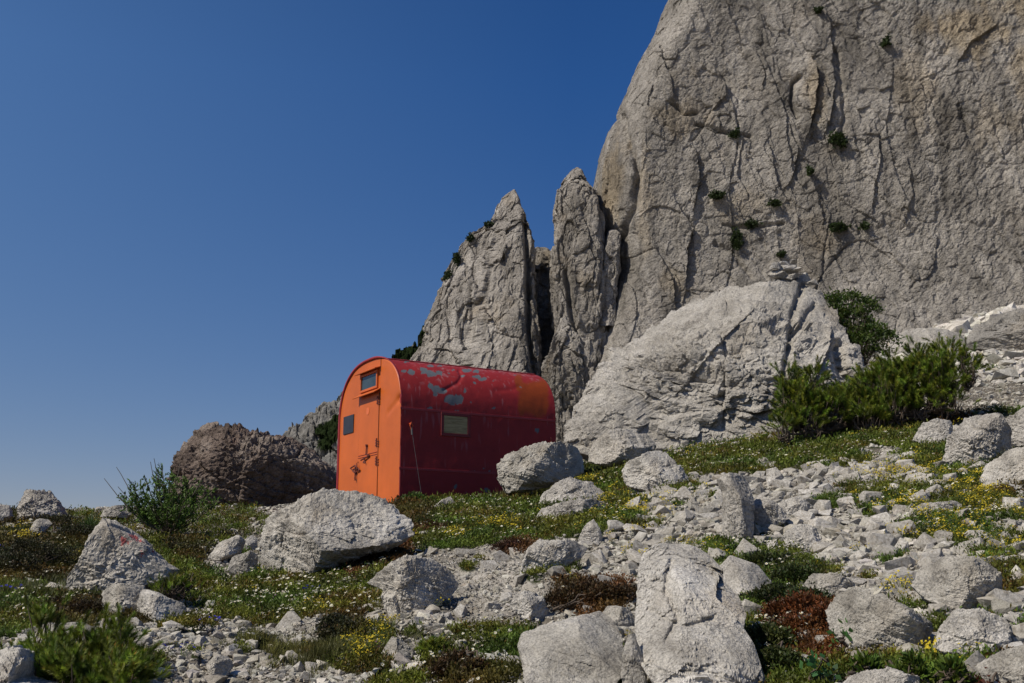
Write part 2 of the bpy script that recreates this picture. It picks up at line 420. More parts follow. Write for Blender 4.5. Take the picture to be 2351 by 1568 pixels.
c = mixc(nt, 1.0, a.outputs['Color'], ramp(nt, n1, [(.25, (.45,)*3), (.7, (1.35,)*3)]), 'MULTIPLY')
c = mixc(nt, 1.0, c, ramp(nt, n2, [(.3, (.75,)*3), (.7, (1.2,)*3)]), 'MULTIPLY')
L(nt, c, bs.inputs['Base Color']); bs.inputs['Roughness'].default_value = .95; bs.inputs['Specular IOR Level'].default_value = .1
bp = N(nt, 'ShaderNodeBump', Strength=.9, Distance=.02); L(nt, n1, bp.inputs['Height']); L(nt, bp.outputs[0], bs.inputs['Normal'])
me = mesh_np('ground', np.stack([gx, gy, gz], -1), F[:, ::-1], gm, True, {'tint': gc})
tag(link('ground', me), kind='structure')
GZ = gz.reshape(n_r, n_t)
def gheight(x, y):
    """height of the finished sheet (bilinear on the polar grid)"""
    x = np.asarray(x, float); y = np.asarray(y, float)
    t = np.arctan2(x, y); r = np.hypot(x, y)
    it = np.clip(np.searchsorted(th, t)-1, 0, n_t-2); ir = np.clip(np.searchsorted(rr, r)-1, 0, n_r-2)
    a = np.clip((t-th[it])/(th[it+1]-th[it]), 0, 1); b = np.clip((r-rr[ir])/(rr[ir+1]-rr[ir]), 0, 1)
    return (GZ[ir, it]*(1-a)+GZ[ir, it+1]*a)*(1-b) + (GZ[ir+1, it]*(1-a)+GZ[ir+1, it+1]*a)*b

def seg_dist(u, v, line):
    """distance to a polyline in (u,v), sign (+ on its right), and how far along"""
    best = np.full(u.shape, 1e9); sg = np.zeros(u.shape)
    for (x0, y0), (x1, y1) in zip(line[:-1], line[1:]):
        ex, ey = x1-x0, y1-y0; l2 = ex*ex+ey*ey
        t = np.clip(((u-x0)*ex+(v-y0)*ey)/l2, 0, 1)
        dx, dy = u-(x0+t*ex), v-(y0+t*ey); d = np.hypot(dx, dy)
        m = d < best; best = np.where(m, d, best)
        cr = (ex*dy-ey*dx); sg = np.where(m, np.where(cr < 0, 1., -1.), sg)
    return best, sg
# ------------------------------------------------------------------ rocks traced from their outline
LAND = []          # name for labels, u, v, ru, rv
def outline_rock(label, pts, mat, d=None, thick=.8, seed=0, sub=6, rough=1.0, block=.62, bury=.06, cat='boulder', name='boulder',
                 cuts=8, tone=None, group=None, lean=0., dcut=.72, strata=.5, short=None, feats=(), fixed=False):
    pts = np.array(pts, float)
    if not fixed:
        kb = np.argmax(pts[:, 1]); d = hit(np.clip(pts[kb, 0], -100, 2450), min(pts[kb, 1], 1640))
    P = PT(pts[:, 0], pts[:, 1], d)
    x, z = P[:, 0], P[:, 2]
    w = x.max()-x.min(); h = z.max()-z.min(); T = thick*.5*min(w, h*1.3) if w > 0 else .2
    if not fixed: d = d+.25*T
    zz0 = P[:, 2].min(); P = PT(pts[:, 0], pts[:, 1], d+T*.55+lean*(P[:, 2]-zz0)); x, z = P[:, 0], P[:, 2]
    w = x.max()-x.min(); h = z.max()-z.min(); sz = math.sqrt(w*h)
    cx = (x.max()+x.min())/2; cz = (z.max()+z.min())/2
    # area centroid keeps the shape star-like
    A = x*np.roll(z, -1)-np.roll(x, -1)*z; ar = A.sum()/2
    if abs(ar) > 1e-9:
        cx = ((x+np.roll(x, -1))*A).sum()/(6*ar); cz = ((z+np.roll(z, -1))*A).sum()/(6*ar)
    # ray distance to the outline in 720 directions
    ph = np.linspace(-math.pi, math.pi, 721)[:-1]; dx, dz = np.cos(ph), np.sin(ph)
    rad = np.zeros(720)
    for i in range(len(x)):
        x0, z0 = x[i]-cx, z[i]-cz; x1, z1 = x[(i+1) % len(x)]-cx, z[(i+1) % len(x)]-cz
        ex, ez = x1-x0, z1-z0; den = dx*ez-dz*ex; den = np.where(abs(den) < 1e-9, 1e-9, den)
        s = (x0*ez-z0*ex)/den; q = (x0*dz-z0*dx)/den
        ok = (s > 0) & (q >= -1e-6) & (q <= 1+1e-6); rad = np.where(ok, np.maximum(rad, s), rad)
    rad = np.where(rad <= 0, np.median(rad), rad)
    V, Fc = ico(sub)
    a, b, c = V[:, 0], V[:, 1], V[:, 2]
    phi = np.arctan2(c, a); rho = np.hypot(a, c)
    Rd = np.interp(phi, ph, rad, period=2*math.pi)
    rb = rho/np.maximum((rho**(2/block)+np.abs(b)**(2/block))**(block/2), 1e-6)
    bb = b/np.maximum((rho**(2/block)+np.abs(b)**(2/block))**(block/2), 1e-6)
    Q = np.stack([rb*Rd*np.cos(phi), bb*T, rb*Rd*np.sin(phi)], -1)
    # planar breaks on the front and flanks
    rs = np.random.default_rng(seed+100)
    for k in range(cuts):
        n = np.array([rs.uniform(-1.2, 1.2), -1, rs.uniform(-.5, 1.3)]); n /= np.linalg.norm(n)
        s = (Q*n).sum(1); lim = s.max()*rs.uniform(dcut-.14, .88); ex = np.maximum(s-lim, 0); Q = Q - (ex*.92)[:, None]*n
    Q[:, 1] += lean*(Q[:, 2]-Q[:, 2].min())
    p0 = Q + np.array([seed*13.7, seed*5.1, seed*3.3])
    nrm = Q/np.array([w/2, T, h/2])**2; nrm /= np.linalg.norm(nrm, axis=1)[:, None]+1e-9
    f1, e1 = facet(p0, sz*.36, seed, 1., .6, .08); f2, e2_ = facet(p0, sz*.15, seed+3, 1., .7, .1); f3, e3_ = facet(p0, sz*.06, seed+5, 1., .8); f4, e4_ = facet(p0, sz*.027, seed+6, 1., .9, 0)
    mk = .25+.95*sstep(-.12, .30, fbm(p0, sz*.45, 3, seed+91))
    dsp = .036*f1 + .024*f2*mk + .017*f3*mk + .007*f4 + .013*mk*fbm(p0, sz*.10, 5, seed+9, .65) + .012*fbm(p0, sz*.5, 3, seed+19)
    dsp = dsp - .016*np.exp(-e1*26)*sstep(-.2, .2, fbm(p0, sz*.3, 2, seed+29)) - .007*np.exp(-e2_*22) - .018*mk*np.maximum(fbm(p0*np.array([1, 1, 1.8]), sz*.16, 4, seed+39, .6, True), 0)
    if strata:
        q = (Q[:, 2]+.35*Q[:, 0]+.06*sz*fbm(p0, sz*.3, 3, seed+4))/(sz*.09); sw = q-np.floor(q)
        dsp = dsp + strata*.03*sw
    Q = Q + nrm*(dsp*sz*rough)[:, None]
    if feats:
        wq = Q+np.array([cx, d+T*.55, cz]); fu, fv = proj(wq); fu = fu+6*fbm(p0, sz*.08, 3, seed+71); fv = fv+6*fbm(p0, sz*.08, 3, seed+72)
        for line, wd, dep, mode in feats:
            sd_, sg = seg_dist(fu, fv, line); fr0 = Q[:, 1] < .3*T+lean*(Q[:, 2]-Q[:, 2].min())
            if mode > 0: Q[:, 1] += np.where(fr0, -dep*np.where(sg > 0, 0, np.exp(-sd_/wd)) + .4*dep*np.where(sg > 0, np.exp(-(sd_/wd)**2), 0), 0)
            else: Q[:, 1] += np.where(fr0, dep*np.exp(-(sd_/wd)**2), 0)
    me = mesh_np(name, Q, Fc, mat, False)
    yb = d+T*.55
    o = link(name, me, (cx, yb, cz-bury*h*.0))
    tag(o, label, cat, group)
    LAND.append((short or label, pts[:, 0].mean(), pts[:, 1].mean(), np.ptp(pts[:, 0])/2, np.ptp(pts[:, 1])/2, bool(short)))
    return o, (cx, yb, cz), sz

M_PAINTED = M_ROCK.copy(); M_PAINTED.name = 'limestone_with_red_paint_mark'
OR = outline_rock
tri_o, tri_c, tri_s = OR('pale triangular boulder with a faded red paint mark on its ridge', [(158,1362),(172,1320),(198,1290),(218,1250),(228,1215),(243,1190),(262,1203),(300,1225),(340,1258),(372,1290),(398,1308),(385,1332),(335,1348),(285,1365),(245,1388),(200,1384)], M_PAINTED, 9.7, .8, 1, rough=.75, block=.45, dcut=.78, strata=.6, short='the boulder with the red paint mark')
OR('pale grey wedge of rock propping up the red-marked boulder', [(228,1358),(268,1338),(325,1343),(334,1370),(318,1402),(290,1432),(248,1425),(240,1395)], M_ROCK, 9.0, .8, 2, sub=5)
OR('pale triangular rock at the lower right of the red-marked boulder', [(306,1415),(322,1350),(350,1358),(415,1385),(424,1402),(400,1430),(335,1440)], M_ROCK, 8.8, .8, 3, sub=5, cuts=7)
OR('small bluish grey stone tucked below the tip of the red-marked boulder', [(333,1328),(352,1318),(382,1311),(388,1330),(350,1352),(336,1345)], M_ROCK, 9.4, .7, 4, sub=5)
OR('big rounded pale boulder in front of the orange hut end', [(576,1325),(577,1270),(586,1215),(603,1190),(650,1165),(690,1150),(740,1128),(768,1124),(800,1127),(850,1130),(882,1140),(902,1162),(930,1183),(946,1205),(942,1228),(902,1250),(850,1268),(800,1290),(750,1312),(700,1335),(640,1345),(600,1342)], M_ROCK, 11.6, .95, 25, sub=7, rough=.85, block=.8, short='the big boulder before the hut')
OR('big craggy brown boulder behind the leafy bush, left of the hut', [(398,1140),(405,1075),(418,1040),(440,1012),(465,988),(490,980),(530,985),(548,992),(565,990),(595,1000),(612,992),(628,1006),(660,1002),(690,1022),(712,1045),(742,1070),(765,1095),(784,1122),(770,1150),(700,1190),(600,1210),(500,1205),(430,1180)], M_BROWN, 21.5, 1.0, 66, sub=7, rough=1.45, cuts=2, block=.8, short='the brown boulder', fixed=True)
OR('rounded grey boulder against the right end of the red hut', [(1143,1095),(1146,1065),(1160,1045),(1190,1035),(1230,1020),(1290,1013),(1338,1022),(1352,1045),(1354,1080),(1310,1098),(1250,1115),(1200,1128),(1163,1133)], M_ROCK, 14.3, .9, 7, sub=7, rough=1.1, fixed=True, short='the boulder at the right end of the hut')
OR('blocky pale boulder standing free in the scree below the slab', [(1431,1078),(1440,1060),(1490,1038),(1520,1032),(1550,1058),(1583,1098),(1562,1115),(1520,1133),(1478,1130),(1442,1112)], M_ROCK, 13.2, .9, 8, sub=6, cuts=7, short='the blocky pale boulder')
OR('low domed rock dotted with yellow flowers', [(1232,1165),(1245,1135),(1275,1108),(1310,1097),(1360,1104),(1392,1130),(1390,1155),(1330,1170),(1270,1175)], M_SLAB, 13.4, .8, 9, sub=6)
OR('flat dark-edged slab just below the yellow flowered dome', [(1215,1195),(1240,1168),(1310,1150),(1365,1146),(1400,1158),(1392,1172),(1330,1185),(1260,1210),(1225,1212)], M_SLAB, 12.3, .8, 10, sub=6, strata=1)
OR('rounded pale rock leaning on the foot of the great slab', [(1350,1060),(1357,1030),(1375,1002),(1405,988),(1450,984),(1490,993),(1508,1018),(1500,1045),(1460,1062),(1400,1070)], M_SLAB, 17.3, .9, 11, sub=6, fixed=True)
OR('tall upright grey stone pillar in the rubble', [(1661,1255),(1664,1180),(1664,1120),(1648,1100),(1672,1088),(1712,1088),(1724,1104),(1728,1160),(1727,1215),(1722,1245),(1690,1258)], M_SLAB, 10.6, 1.3, 12, sub=6, rough=.6, block=.4, short='the stone pillar')
OR('dark wedge rock close on the right of the stone pillar', [(1722,1235),(1730,1155),(1745,1135),(1770,1148),(1802,1178),(1800,1200),(1765,1222),(1740,1240)], M_SLAB, 10.8, .9, 13, sub=6)
OR('wide low pale boulder beside the gravel chute', [(838,1340),(868,1318),(895,1297),(930,1280),(985,1283),(1030,1303),(1065,1340),(1045,1362),(1012,1385),(985,1400),(945,1424),(900,1420),(884,1392),(880,1355)], M_ROCK, 9.0, .8, 14, sub=6, block=.8, short='the low boulder by the gravel')
OR('smooth pale rock above the gravel chute, fanning upward to the right', [(1190,1340),(1198,1300),(1212,1258),(1240,1240),(1300,1240),(1360,1252),(1335,1282),(1285,1305),(1240,1335)], M_ROCK, 10.0, .7, 15, sub=6)
OR('square pale block at the bottom edge, centre right', [(1190,1485),(1200,1460),(1240,1440),(1330,1415),(1382,1405),(1415,1425),(1431,1460),(1431,1500),(1420,1545),(1400,1590),(1390,1660),(1225,1660),(1205,1560)], M_ROCK, 6.7, 1., 16, sub=7, rough=.8, block=.3, lean=.85, cuts=6, strata=.6, short='the square pale block')
OR('huge tilted pitted slab filling the lower centre right foreground', [(1466,1520),(1460,1440),(1466,1370),(1470,1300),(1478,1262),(1505,1246),(1535,1240),(1590,1243),(1648,1260),(1676,1300),(1668,1335),(1700,1365),(1714,1410),(1700,1440),(1726,1480),(1756,1560),(1756,1680),(1560,1680),(1515,1590)], M_ROCK, 6.7, .5, 17, sub=7, rough=.8, block=.26, lean=1.15, cuts=10, dcut=.7, strata=.3, feats=[([(1540,1290),(1530,1360),(1560,1420),(1530,1470)],7,.04,-1),([(1480,1520),(1560,1545),(1660,1560),(1720,1600)],9,.05,1),([(1650,1300),(1640,1370),(1690,1420)],10,.05,1),([(1490,1400),(1570,1440),(1640,1420)],6,.03,-1)], short='the huge pitted slab')
OR('flat pale ledge adjoining the huge pitted slab on its right', [(1650,1300),(1680,1275),(1745,1298),(1778,1335),(1768,1368),(1725,1392),(1690,1398),(1660,1350)], M_ROCK, 8.0, .7, 18, sub=6, lean=.5)
OR('broad cracked boulder right of the red heath cushion', [(1903,1400),(1928,1360),(1970,1348),(2005,1368),(2080,1398),(2135,1432),(2112,1490),(2040,1520),(1960,1500),(1918,1445)], M_ROCK, 7.2, .85, 19, sub=7, strata=.8, short='the broad cracked boulder')
OR('large smooth boulder low on the right side', [(2095,1345),(2130,1300),(2180,1278),(2240,1283),(2285,1308),(2305,1350),(2300,1385),(2250,1410),(2180,1400),(2125,1375)], M_ROCK, 7.9, .8, 20, sub=6, short='the large smooth boulder')
OR('split rock with a dark cleft under the large smooth boulder', [(2150,1490),(2168,1440),(2200,1402),(2255,1398),(2305,1420),(2325,1462),(2290,1522),(2210,1515)], M_ROCK, 7.2, .85, 21, sub=6, cuts=8)
OR('rounded grey boulder on the right with a deeply shaded flank', [(2183,1050),(2190,995),(2228,958),(2280,953),(2312,985),(2323,1022),(2292,1065),(2240,1085),(2200,1078)], M_SLAB, 12.6, 1.1, 22, sub=6, rough=1.2, short='the rounded grey boulder on the right')
OR('pale boulder cut off by the right picture edge', [(2312,1015),(2320,962),(2351,938),(2440,930),(2450,1030),(2340,1042)], M_SLAB, 13.2, 1., 23, sub=6)
OR('leaning triangular grey rock below the dwarf pine', [(2098,1010),(2120,972),(2150,962),(2180,968),(2188,1000),(2180,1025),(2140,1030)], M_SLAB, 14.2, .8, 24, sub=5)
OR('smooth rock under the juniper at the right edge', [(2255,1105),(2275,1065),(2320,1035),(2400,1015),(2420,1110),(2330,1130)], M_ROCK, 11.3, .8, 26, sub=6)
OR('smooth pinkish boulder behind the dwarf pine, under the cliff', [(2048,815),(2056,765),(2100,748),(2150,752),(2212,760),(2240,790),(2236,850),(2150,865),(2070,858)], M_SLAB, 26., .9, 27, sub=6, rough=.7, fixed=True)
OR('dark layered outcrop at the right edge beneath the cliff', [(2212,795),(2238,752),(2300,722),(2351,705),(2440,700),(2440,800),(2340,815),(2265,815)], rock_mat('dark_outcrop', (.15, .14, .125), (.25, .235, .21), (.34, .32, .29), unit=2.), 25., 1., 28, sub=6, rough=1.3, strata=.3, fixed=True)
OR('stubby rock with yellow lichen standing on the left skyline', [(46,1190),(52,1130),(62,1125),(88,1128),(108,1130),(128,1150),(148,1182),(110,1195)], M_SLAB, 16.2, 1., 29, sub=6, rough=1.6, cuts=7, short='the rock on the left skyline', fixed=True)
OR('low grey rock at the far left end of the skyline', [(-30,1190),(-10,1158),(18,1160),(27,1185),(10,1198)], M_SLAB, 15.8, 1., 30, sub=5, fixed=True)
OR('pale rock on the skyline right of the grass tuft', [(228,1185),(238,1168),(262,1162),(295,1160),(302,1178),(290,1190)], M_SLAB, 16.2, 1., 31, sub=5, rough=1.4, fixed=True)
OR('rough pale outcrop in the bottom left corner', [(-60,1660),(-60,1500),(0,1498),(28,1488),(52,1495),(60,1520),(52,1560),(110,1572),(130,1660)], M_ROCK, 6.9, .9, 32, sub=6, rough=1.2, strata=1, short='the bottom left outcrop')
OR('flat pale rock behind the bottom left dwarf pine', [(66,1462),(90,1440),(125,1432),(180,1427),(215,1440),(205,1468),(110,1478)], M_ROCK, 8.2, .9, 33, sub=5)
OR('angular pale stone left of the yellow flowers at the bottom centre', [(868,1505),(900,1463),(922,1470),(955,1500),(935,1520),(885,1524)], M_ROCK, 7.5, .8, 34, sub=5)
OR('smooth tilted stone left of the big boulder before the hut', [(478,1282),(500,1250),(545,1227),(562,1242),(548,1270),(505,1290)], M_ROCK, 11.3, .8, 35, sub=5)
OR('knobbly little rock touching the left side of the big boulder', [(558,1265),(563,1238),(578,1228),(590,1235),(588,1262),(572,1272)], M_SLAB, 11.9, .9, 36, sub=5)
OR('low mossy rock at the lower left of the big boulder', [(522,1312),(535,1280),(575,1262),(590,1275),(588,1315),(550,1325)], M_SLAB, 10.9, .8, 37, sub=5)
OR('white tilted stone lying at the foot of the red hut wall', [(980,1175),(1012,1150),(1035,1138),(1048,1158),(1040,1170),(1000,1182)], M_ROCK, 14.8, .7, 38, sub=5, cuts=8)
OR('second white stone at the foot of the red hut wall, nearer the grey boulder', [(1108,1140),(1125,1130),(1150,1125),(1160,1135),(1140,1147),(1118,1150)], M_ROCK, 15.0, .7, 39, sub=5)
OR('pointed pale stone standing up in the centre of the slope', [(1326,1240),(1345,1205),(1363,1193),(1378,1215),(1384,1242),(1350,1252)], M_ROCK, 10.7, .8, 40, sub=5, cuts=7)
OR('pale knobbly rock left of the red-brown heath', [(1170,1392),(1185,1365),(1215,1358),(1245,1370),(1262,1400),(1245,1430),(1200,1420)], M_ROCK, 8.2, .8, 41, sub=5, rough=1.4)
OR('angular rock with a shaded hollow on the right slope', [(1843,1345),(1868,1315),(1918,1318),(1962,1338),(1935,1372),(1885,1375)], M_ROCK, 8.0, .7, 42, sub=6, cuts=8)
OR('rounded pale rock to the lower right of the stone pillar', [(1802,1255),(1806,1218),(1838,1203),(1875,1212),(1888,1250),(1845,1275)], M_ROCK, 9.8, .8, 43, sub=5)
OR('square-cut rock on the rubble above right of the stone pillar', [(1775,1185),(1796,1150),(1830,1138),(1866,1155),(1852,1188),(1812,1202)], M_ROCK, 10.9, .8, 44, sub=5, cuts=8)
OR('angular white rock near the top of the rubble field', [(1660,1105),(1760,1075),(1782,1072),(1800,1095),(1795,1112),(1762,1118)][1:], M_ROCK, 12.6, .8, 45, sub=5, cuts=8)
OR('pale slab along the bottom edge, right of the flower cushion', [(1925,1580),(1950,1545),(2040,1535),(2110,1555),(2130,1640),(1930,1640)], M_ROCK, 6.0, .7, 46, sub=6, strata=1)
OR('white angular rock in the bottom right corner', [(2240,1530),(2300,1500),(2360,1480),(2440,1490),(2440,1600),(2280,1590)], M_ROCK, 6.4, .7, 47, sub=6, cuts=8)
OR('grey striped rock low in the bottom left rubble', [(474,1525),(490,1508),(520,1505),(535,1528),(520,1552),(484,1556)], M_ROCK, 7.0, .8, 48, sub=5)
OR('narrow upright dark rock between the square block and the huge slab', [(1430,1500),(1445,1440),(1465,1430),(1475,1500),(1490,1600),(1430,1620)], M_SLAB, 7.6, .8, 49, sub=5)
OR('small pale rock behind the square pale block', [(1378,1415),(1395,1390),(1440,1395),(1462,1420),(1445,1445),(1405,1440)], M_ROCK, 7.9, .8, 50, sub=5)
OR('pale flat-topped rock on the right among yellow flowers', [(2105,1150),(2115,1130),(2150,1112),(2170,1122),(2160,1150),(2130,1160)], M_ROCK, 10.7, .8, 51, sub=5)
OR('long low rock on the right slope under yellow flowers', [(2080,1180),(2110,1158),(2200,1148),(2240,1160),(2230,1180),(2150,1195)], M_SLAB, 10.4, .7, 52, sub=5)
OR('square pale rock near the right edge among flowers', [(2300,1218),(2318,1195),(2340,1195),(2350,1218),(2335,1232)], M_ROCK, 9.3, .8, 53, sub=5)
OR('grey rock patch at the crest beside the dark left cushion', [(72,1218),(80,1192),(108,1188),(118,1200),(100,1225),(85,1238)], M_ROCK, 13.5, .7, 54, sub=5)

# the great slab behind the hut
slab_o, slab_c, slab_s = OR('great tilted pale slab with a cairn on its peak', [(1300,1060),(1308,1000),(1330,930),(1365,875),(1420,815),(1480,765),(1560,705),(1640,668),(1700,655),(1765,645),(1800,628),(1850,632),(1880,655),(1890,690),(1912,730),(1925,790),(1955,850),(1990,900),(1990,980),(1950,1040),(1800,1075),(1600,1095),(1400,1090)],
    M_SLAB, 19.5, .85, 60, sub=8, rough=1.1, block=.7, lean=.34, cuts=8, dcut=.8, strata=.9, short='the great slab', feats=[([(1845,655),(1822,720),(1815,790),(1800,860),(1782,930)],7,.16,-1),([(1905,770),(1895,820),(1868,870),(1850,905)],9,.14,1),([(1870,700),(1830,760),(1810,800)],6,.1,-1),([(1560,1050),(1680,1040),(1790,1000)],8,.10,-1),([(1720,720),(1640,800),(1560,900)],12,.05,1),([(1925,800),(1940,860),(1985,880)],14,.3,-1)], fixed=True)
bvh_slab = BVHTree.FromPolygons([tuple(v.co) for v in slab_o.data.vertices], [tuple(p.vertices) for p in slab_o.data.polygons]) if True else None
# ------------------------------------------------------------------ cliffs
def zlev(u, v, d): return PT(u, v, d)[..., 2]
def poly_at(zs, pts, d):
    """x of a traced edge as a function of height"""
    P = PT(np.array([p[0] for p in pts], float), np.array([p[1] for p in pts], float), d)
    o = np.argsort(P[:, 2]); return np.interp(zs, P[o, 2], P[o, 0])
def column(name, left, right, d, T, nz, nth, seed, scale, amp, mat, lean=0., zst=2., feats=(), kind='structure', top_taper=True, rot=0.):
    """a free-standing tower lofted from its traced left and right edges, with real depth"""
    vmin = max(left[0][1], right[0][1]); vmax = min(left[-1][1], right[-1][1])
    zt = zlev(CU, vmin, d); zb = zlev(CU, vmax, d)
    zs = np.linspace(zb, zt, nz)
    xl = poly_at(zs, left, d); xr = poly_at(zs, right, d)
    hw = np.maximum((xr-xl)/2, .05); xm = (xl+xr)/2
    tt = np.linspace(0, 2*math.pi, nth, endpoint=False)
    tt = tt + .35*np.sin(2*tt)*0
    cs, sn = np.cos(tt), np.sin(tt); e = .5
    ex = np.sign(cs)*np.abs(cs)**e; ey = np.sign(sn)*np.abs(sn)**e
    Tz = T*np.clip(hw/hw.max(), .08, 1)**.8
    X = xm[:, None] + hw[:, None]*ex[None]; Y = d + Tz[:, None]*ey[None] + (lean*(zs-zb))[:, None] + rot*hw[:, None]*ex[None]
    Z = np.repeat(zs[:, None], nth, 1)
    P = np.stack([X, Y, Z], -1).reshape(-1, 3)
    nr = np.stack([cs[None]*np.ones((nz, 1)), sn[None]*np.ones((nz, 1)), np.zeros((nz, nth))], -1).reshape(-1, 3)
    p = P*np.array([1, 1, 1/zst])
    lim = np.repeat(np.clip(hw/ (amp*2.2), .12, 1), nth)
    f1, e1 = facet(p, scale, seed, 1., .8, .5); f2, e2 = facet(p, scale*.42, seed+1, 1., .8); f3, e3 = facet(p, scale*.17, seed+2, 1., .8)
    D = .5*f1 - .2*np.exp(-e1*26) + .45*f2 - .12*np.exp(-e2*22) + .22*f3 + .3*fbm(p, scale*.3, 6, seed+7, .65) - .3*np.maximum(fbm(p, scale*.3, 5, seed+9, .6, True), 0)
    P = P + nr*(amp*D*lim)[:, None]
    for line, w, dep in feats:
        u, v = proj(P); q, s = seg_dist(u, v, line); P[:, 1] += np.where(P[:, 1] < d+lean*(P[:, 2]-zb), dep*np.exp(-(q/w)**2), 0)
    P[:, 2] += amp*.35*fbm(P, scale*.25, 3, seed+8)*lim
    V = np.concatenate([P, [P[-nth:].mean(0)+[0, 0, .1]]]); I = np.arange(nz*nth).reshape(nz, nth)
    Fq = np.stack([I[:-1], np.roll(I[:-1], -1, 1), np.roll(I[1:], -1, 1), I[1:]], -1).reshape(-1, 4)
    top = I[-1]; Ft = np.stack([top, np.roll(top, -1), np.full(nth, nz*nth)], -1)
    o = link(name, mesh_np(name, V, [Fq, Ft], mat, False)); tag(o, kind=kind)
    return o

p1L = [(1176,443),(1160,452),(1150,462),(1140,480),(1128,510),(1108,522),(1090,536),(1068,552),(1050,585),(1036,610),(1020,640),(1003,675),(985,725),(968,762),(962,800),(935,840),(900,900),(860,1010)]
p1R = [(1184,443),(1190,455),(1196,470),(1203,500),(1214,540),(1222,560),(1226,610),(1226,700),(1232,760),(1238,830),(1243,900),(1248,1010)]
column('rock_pinnacle', p1L, p1R, 236, 17, 420, 620, 201, 11., 2.0, M_CLIFF, feats=[([(1205,500),(1212,600),(1214,760),(1226,860)], 5, 3)], rot=-.55)
p2L = [(1320,389),(1312,398),(1300,412),(1288,432),(1276,455),(1270,480),(1271,500),(1277,522),(1274,560),(1262,600),(1262,650),(1268,720),(1278,800),(1270,880),(1262,950),(1255,1060)]
p2R = [(1328,389),(1335,400),(1338,425),(1350,442),(1362,462),(1372,492),(1380,530),(1384,600),(1386,700),(1386,800),(1380,900),(1376,1060)]
column('rock_pinnacle', p2L, p2R, 226, 11, 420, 460, 211, 8., 1.5, M_CLIFF, feats=[([(1300,620),(1310,700),(1330,800)], 6, 2)], rot=-.25)
# the shaded mass at the back of the gully, and the wedged block on the right of the second pinnacle
column('gully_wall', [(1236,568),(1222,580),(1205,640),(1195,760),(1185,1060)], [(1258,575),(1285,600),(1310,700),(1330,800),(1345,1060)], 252, 10, 180, 220, 221, 7., 1.3, M_CLIFF)
column('rock_block', [(1405,528),(1392,540),(1384,570),(1378,610),(1372,700),(1366,760)], [(1412,532),(1424,548),(1422,600),(1416,660),(1410,760)], 221, 5, 140, 150, 231, 4., .7, M_CLIFF)
# broken buttress at the foot of the gully
column('rock_buttress', [(1286,730),(1268,790),(1252,850),(1258,900),(1268,960),(1275,1060)], [(1300,735),(1335,790),(1345,850),(1350,900),(1352,960),(1356,1060)], 205, 9, 260, 260, 241, 5., 1.6, M_CLIFF)

# main wall: a sheet that starts behind, rounds its left edge and runs past the frame, closed at the back
d0 = 214.
wl = [(1560,-110),(1515,0),(1480,60),(1452,130),(1422,200),(1398,260),(1382,330),(1374,400),(1376,450),(1384,500),(1398,545),(1400,600),(1380,660),(1352,760),(1326,830),(1314,900),(1306,1000),(1300,1150)]
zt, zb = zlev(CU, -110, d0), zlev(CU, 1150, d0)
nz, nx = 660, 800
zs = np.linspace(zb, zt, nz); xl = poly_at(zs, wl, d0)
tq = np.linspace(0, 1, nx)
RX, RY = 9., 26.
ang = np.linspace(0, math.pi/2, 90)
sx = np.concatenate([[60., 12.], RX*(1-np.cos(ang)), RX+np.linspace(.12, 150-RX, nx-120)])   # distance along x from the edge
sx[0:2] = [RX, 0.0]
sy = np.concatenate([[70., 40.], RY*(1-np.sin(ang)), np.zeros(nx-120)])
sx[0] = 25
ncol = len(sx)
X = xl[:, None]+sx[None]; Z = np.repeat(zs[:, None], ncol, 1)
hh = (zs-zb)/(zt-zb)
Y = d0 + sy[None] - .16*np.maximum(sx[None]-20, 0)*np.where(sy[None] > 30, 0, 1) + 30*(1-np.exp(-hh*0))[:, None]
# the foot of the wall leans back like a ramp; the upper wall stands nearly upright
u0, v0 = proj(np.stack([X, np.full_like(X, d0), Z], -1))
foot = np.clip((v0-560)/450, 0, 1.2)
Y = Y - 14*foot**1.4*np.clip(sx[None]/25, 0, 1)
P = np.stack([X, Y, Z], -1).reshape(-1, 3)
nr = np.tile(np.stack([-np.concatenate([[0, .8], np.cos(ang), np.zeros(nx-120)]), -np.concatenate([[0, .2], np.sin(ang), np.ones(nx-120)]), np.zeros(ncol)], -1), (nz, 1))
uf, vf = u0.ravel(), v0.ravel()
right = sstep(1900, 2150, uf)[:, None]; rightf = right.ravel()
pz = P*np.array([1, 1, .6]); sh = P.copy(); sh[:, 0] += .25*sh[:, 2]; sh = sh*np.array([1., 1., .85])
f1, e1 = facet(pz, 19., 301, .9, .7, .6); f2, e2 = facet(sh, 6.5, 302, .9, .8, .35); f3, e3 = facet(sh, 2.6, 303, 1., .9, .05)
f4, e4 = facet(sh*np.array([1, 1, .6]), 1.25, 304, 1., .8)
m1 = sstep(-.05, .2, fbm(P, 12, 3, 373)); m2 = sstep(-.1, .25, fbm(P, 7, 3, 374))
D = .75*f1*(1-.4*rightf) - .55*np.exp(-e1*55)*m1*(1-.6*rightf) + (.36*f2 - .24*np.exp(-e2*40)*m2)*(1-.5*rightf) + .28*f3 - .18*np.exp(-e3*16)*m2 + .11*f4 - .03*np.exp(-e4*10)*m1
hx = np.stack([P[:, 0]*.85-P[:, 2]*.5, P[:, 1], (P[:, 0]*.5+P[:, 2]*.85)*.35], -1); D += (.30+.22*rightf)*fbm(hx, 1.1, 5, 375, .62)
D -= .16*np.maximum(fbm(P, 1.8, 6, 371, .7, True), 0)
D += .45*fbm(sh, 4.5, 7, 311, .68)
st = P*np.array([1, 1, .16]); D += .3*rightf*fbm(st, 2.2, 4, 321) + .12*fbm(st, 1.3, 4, 331)
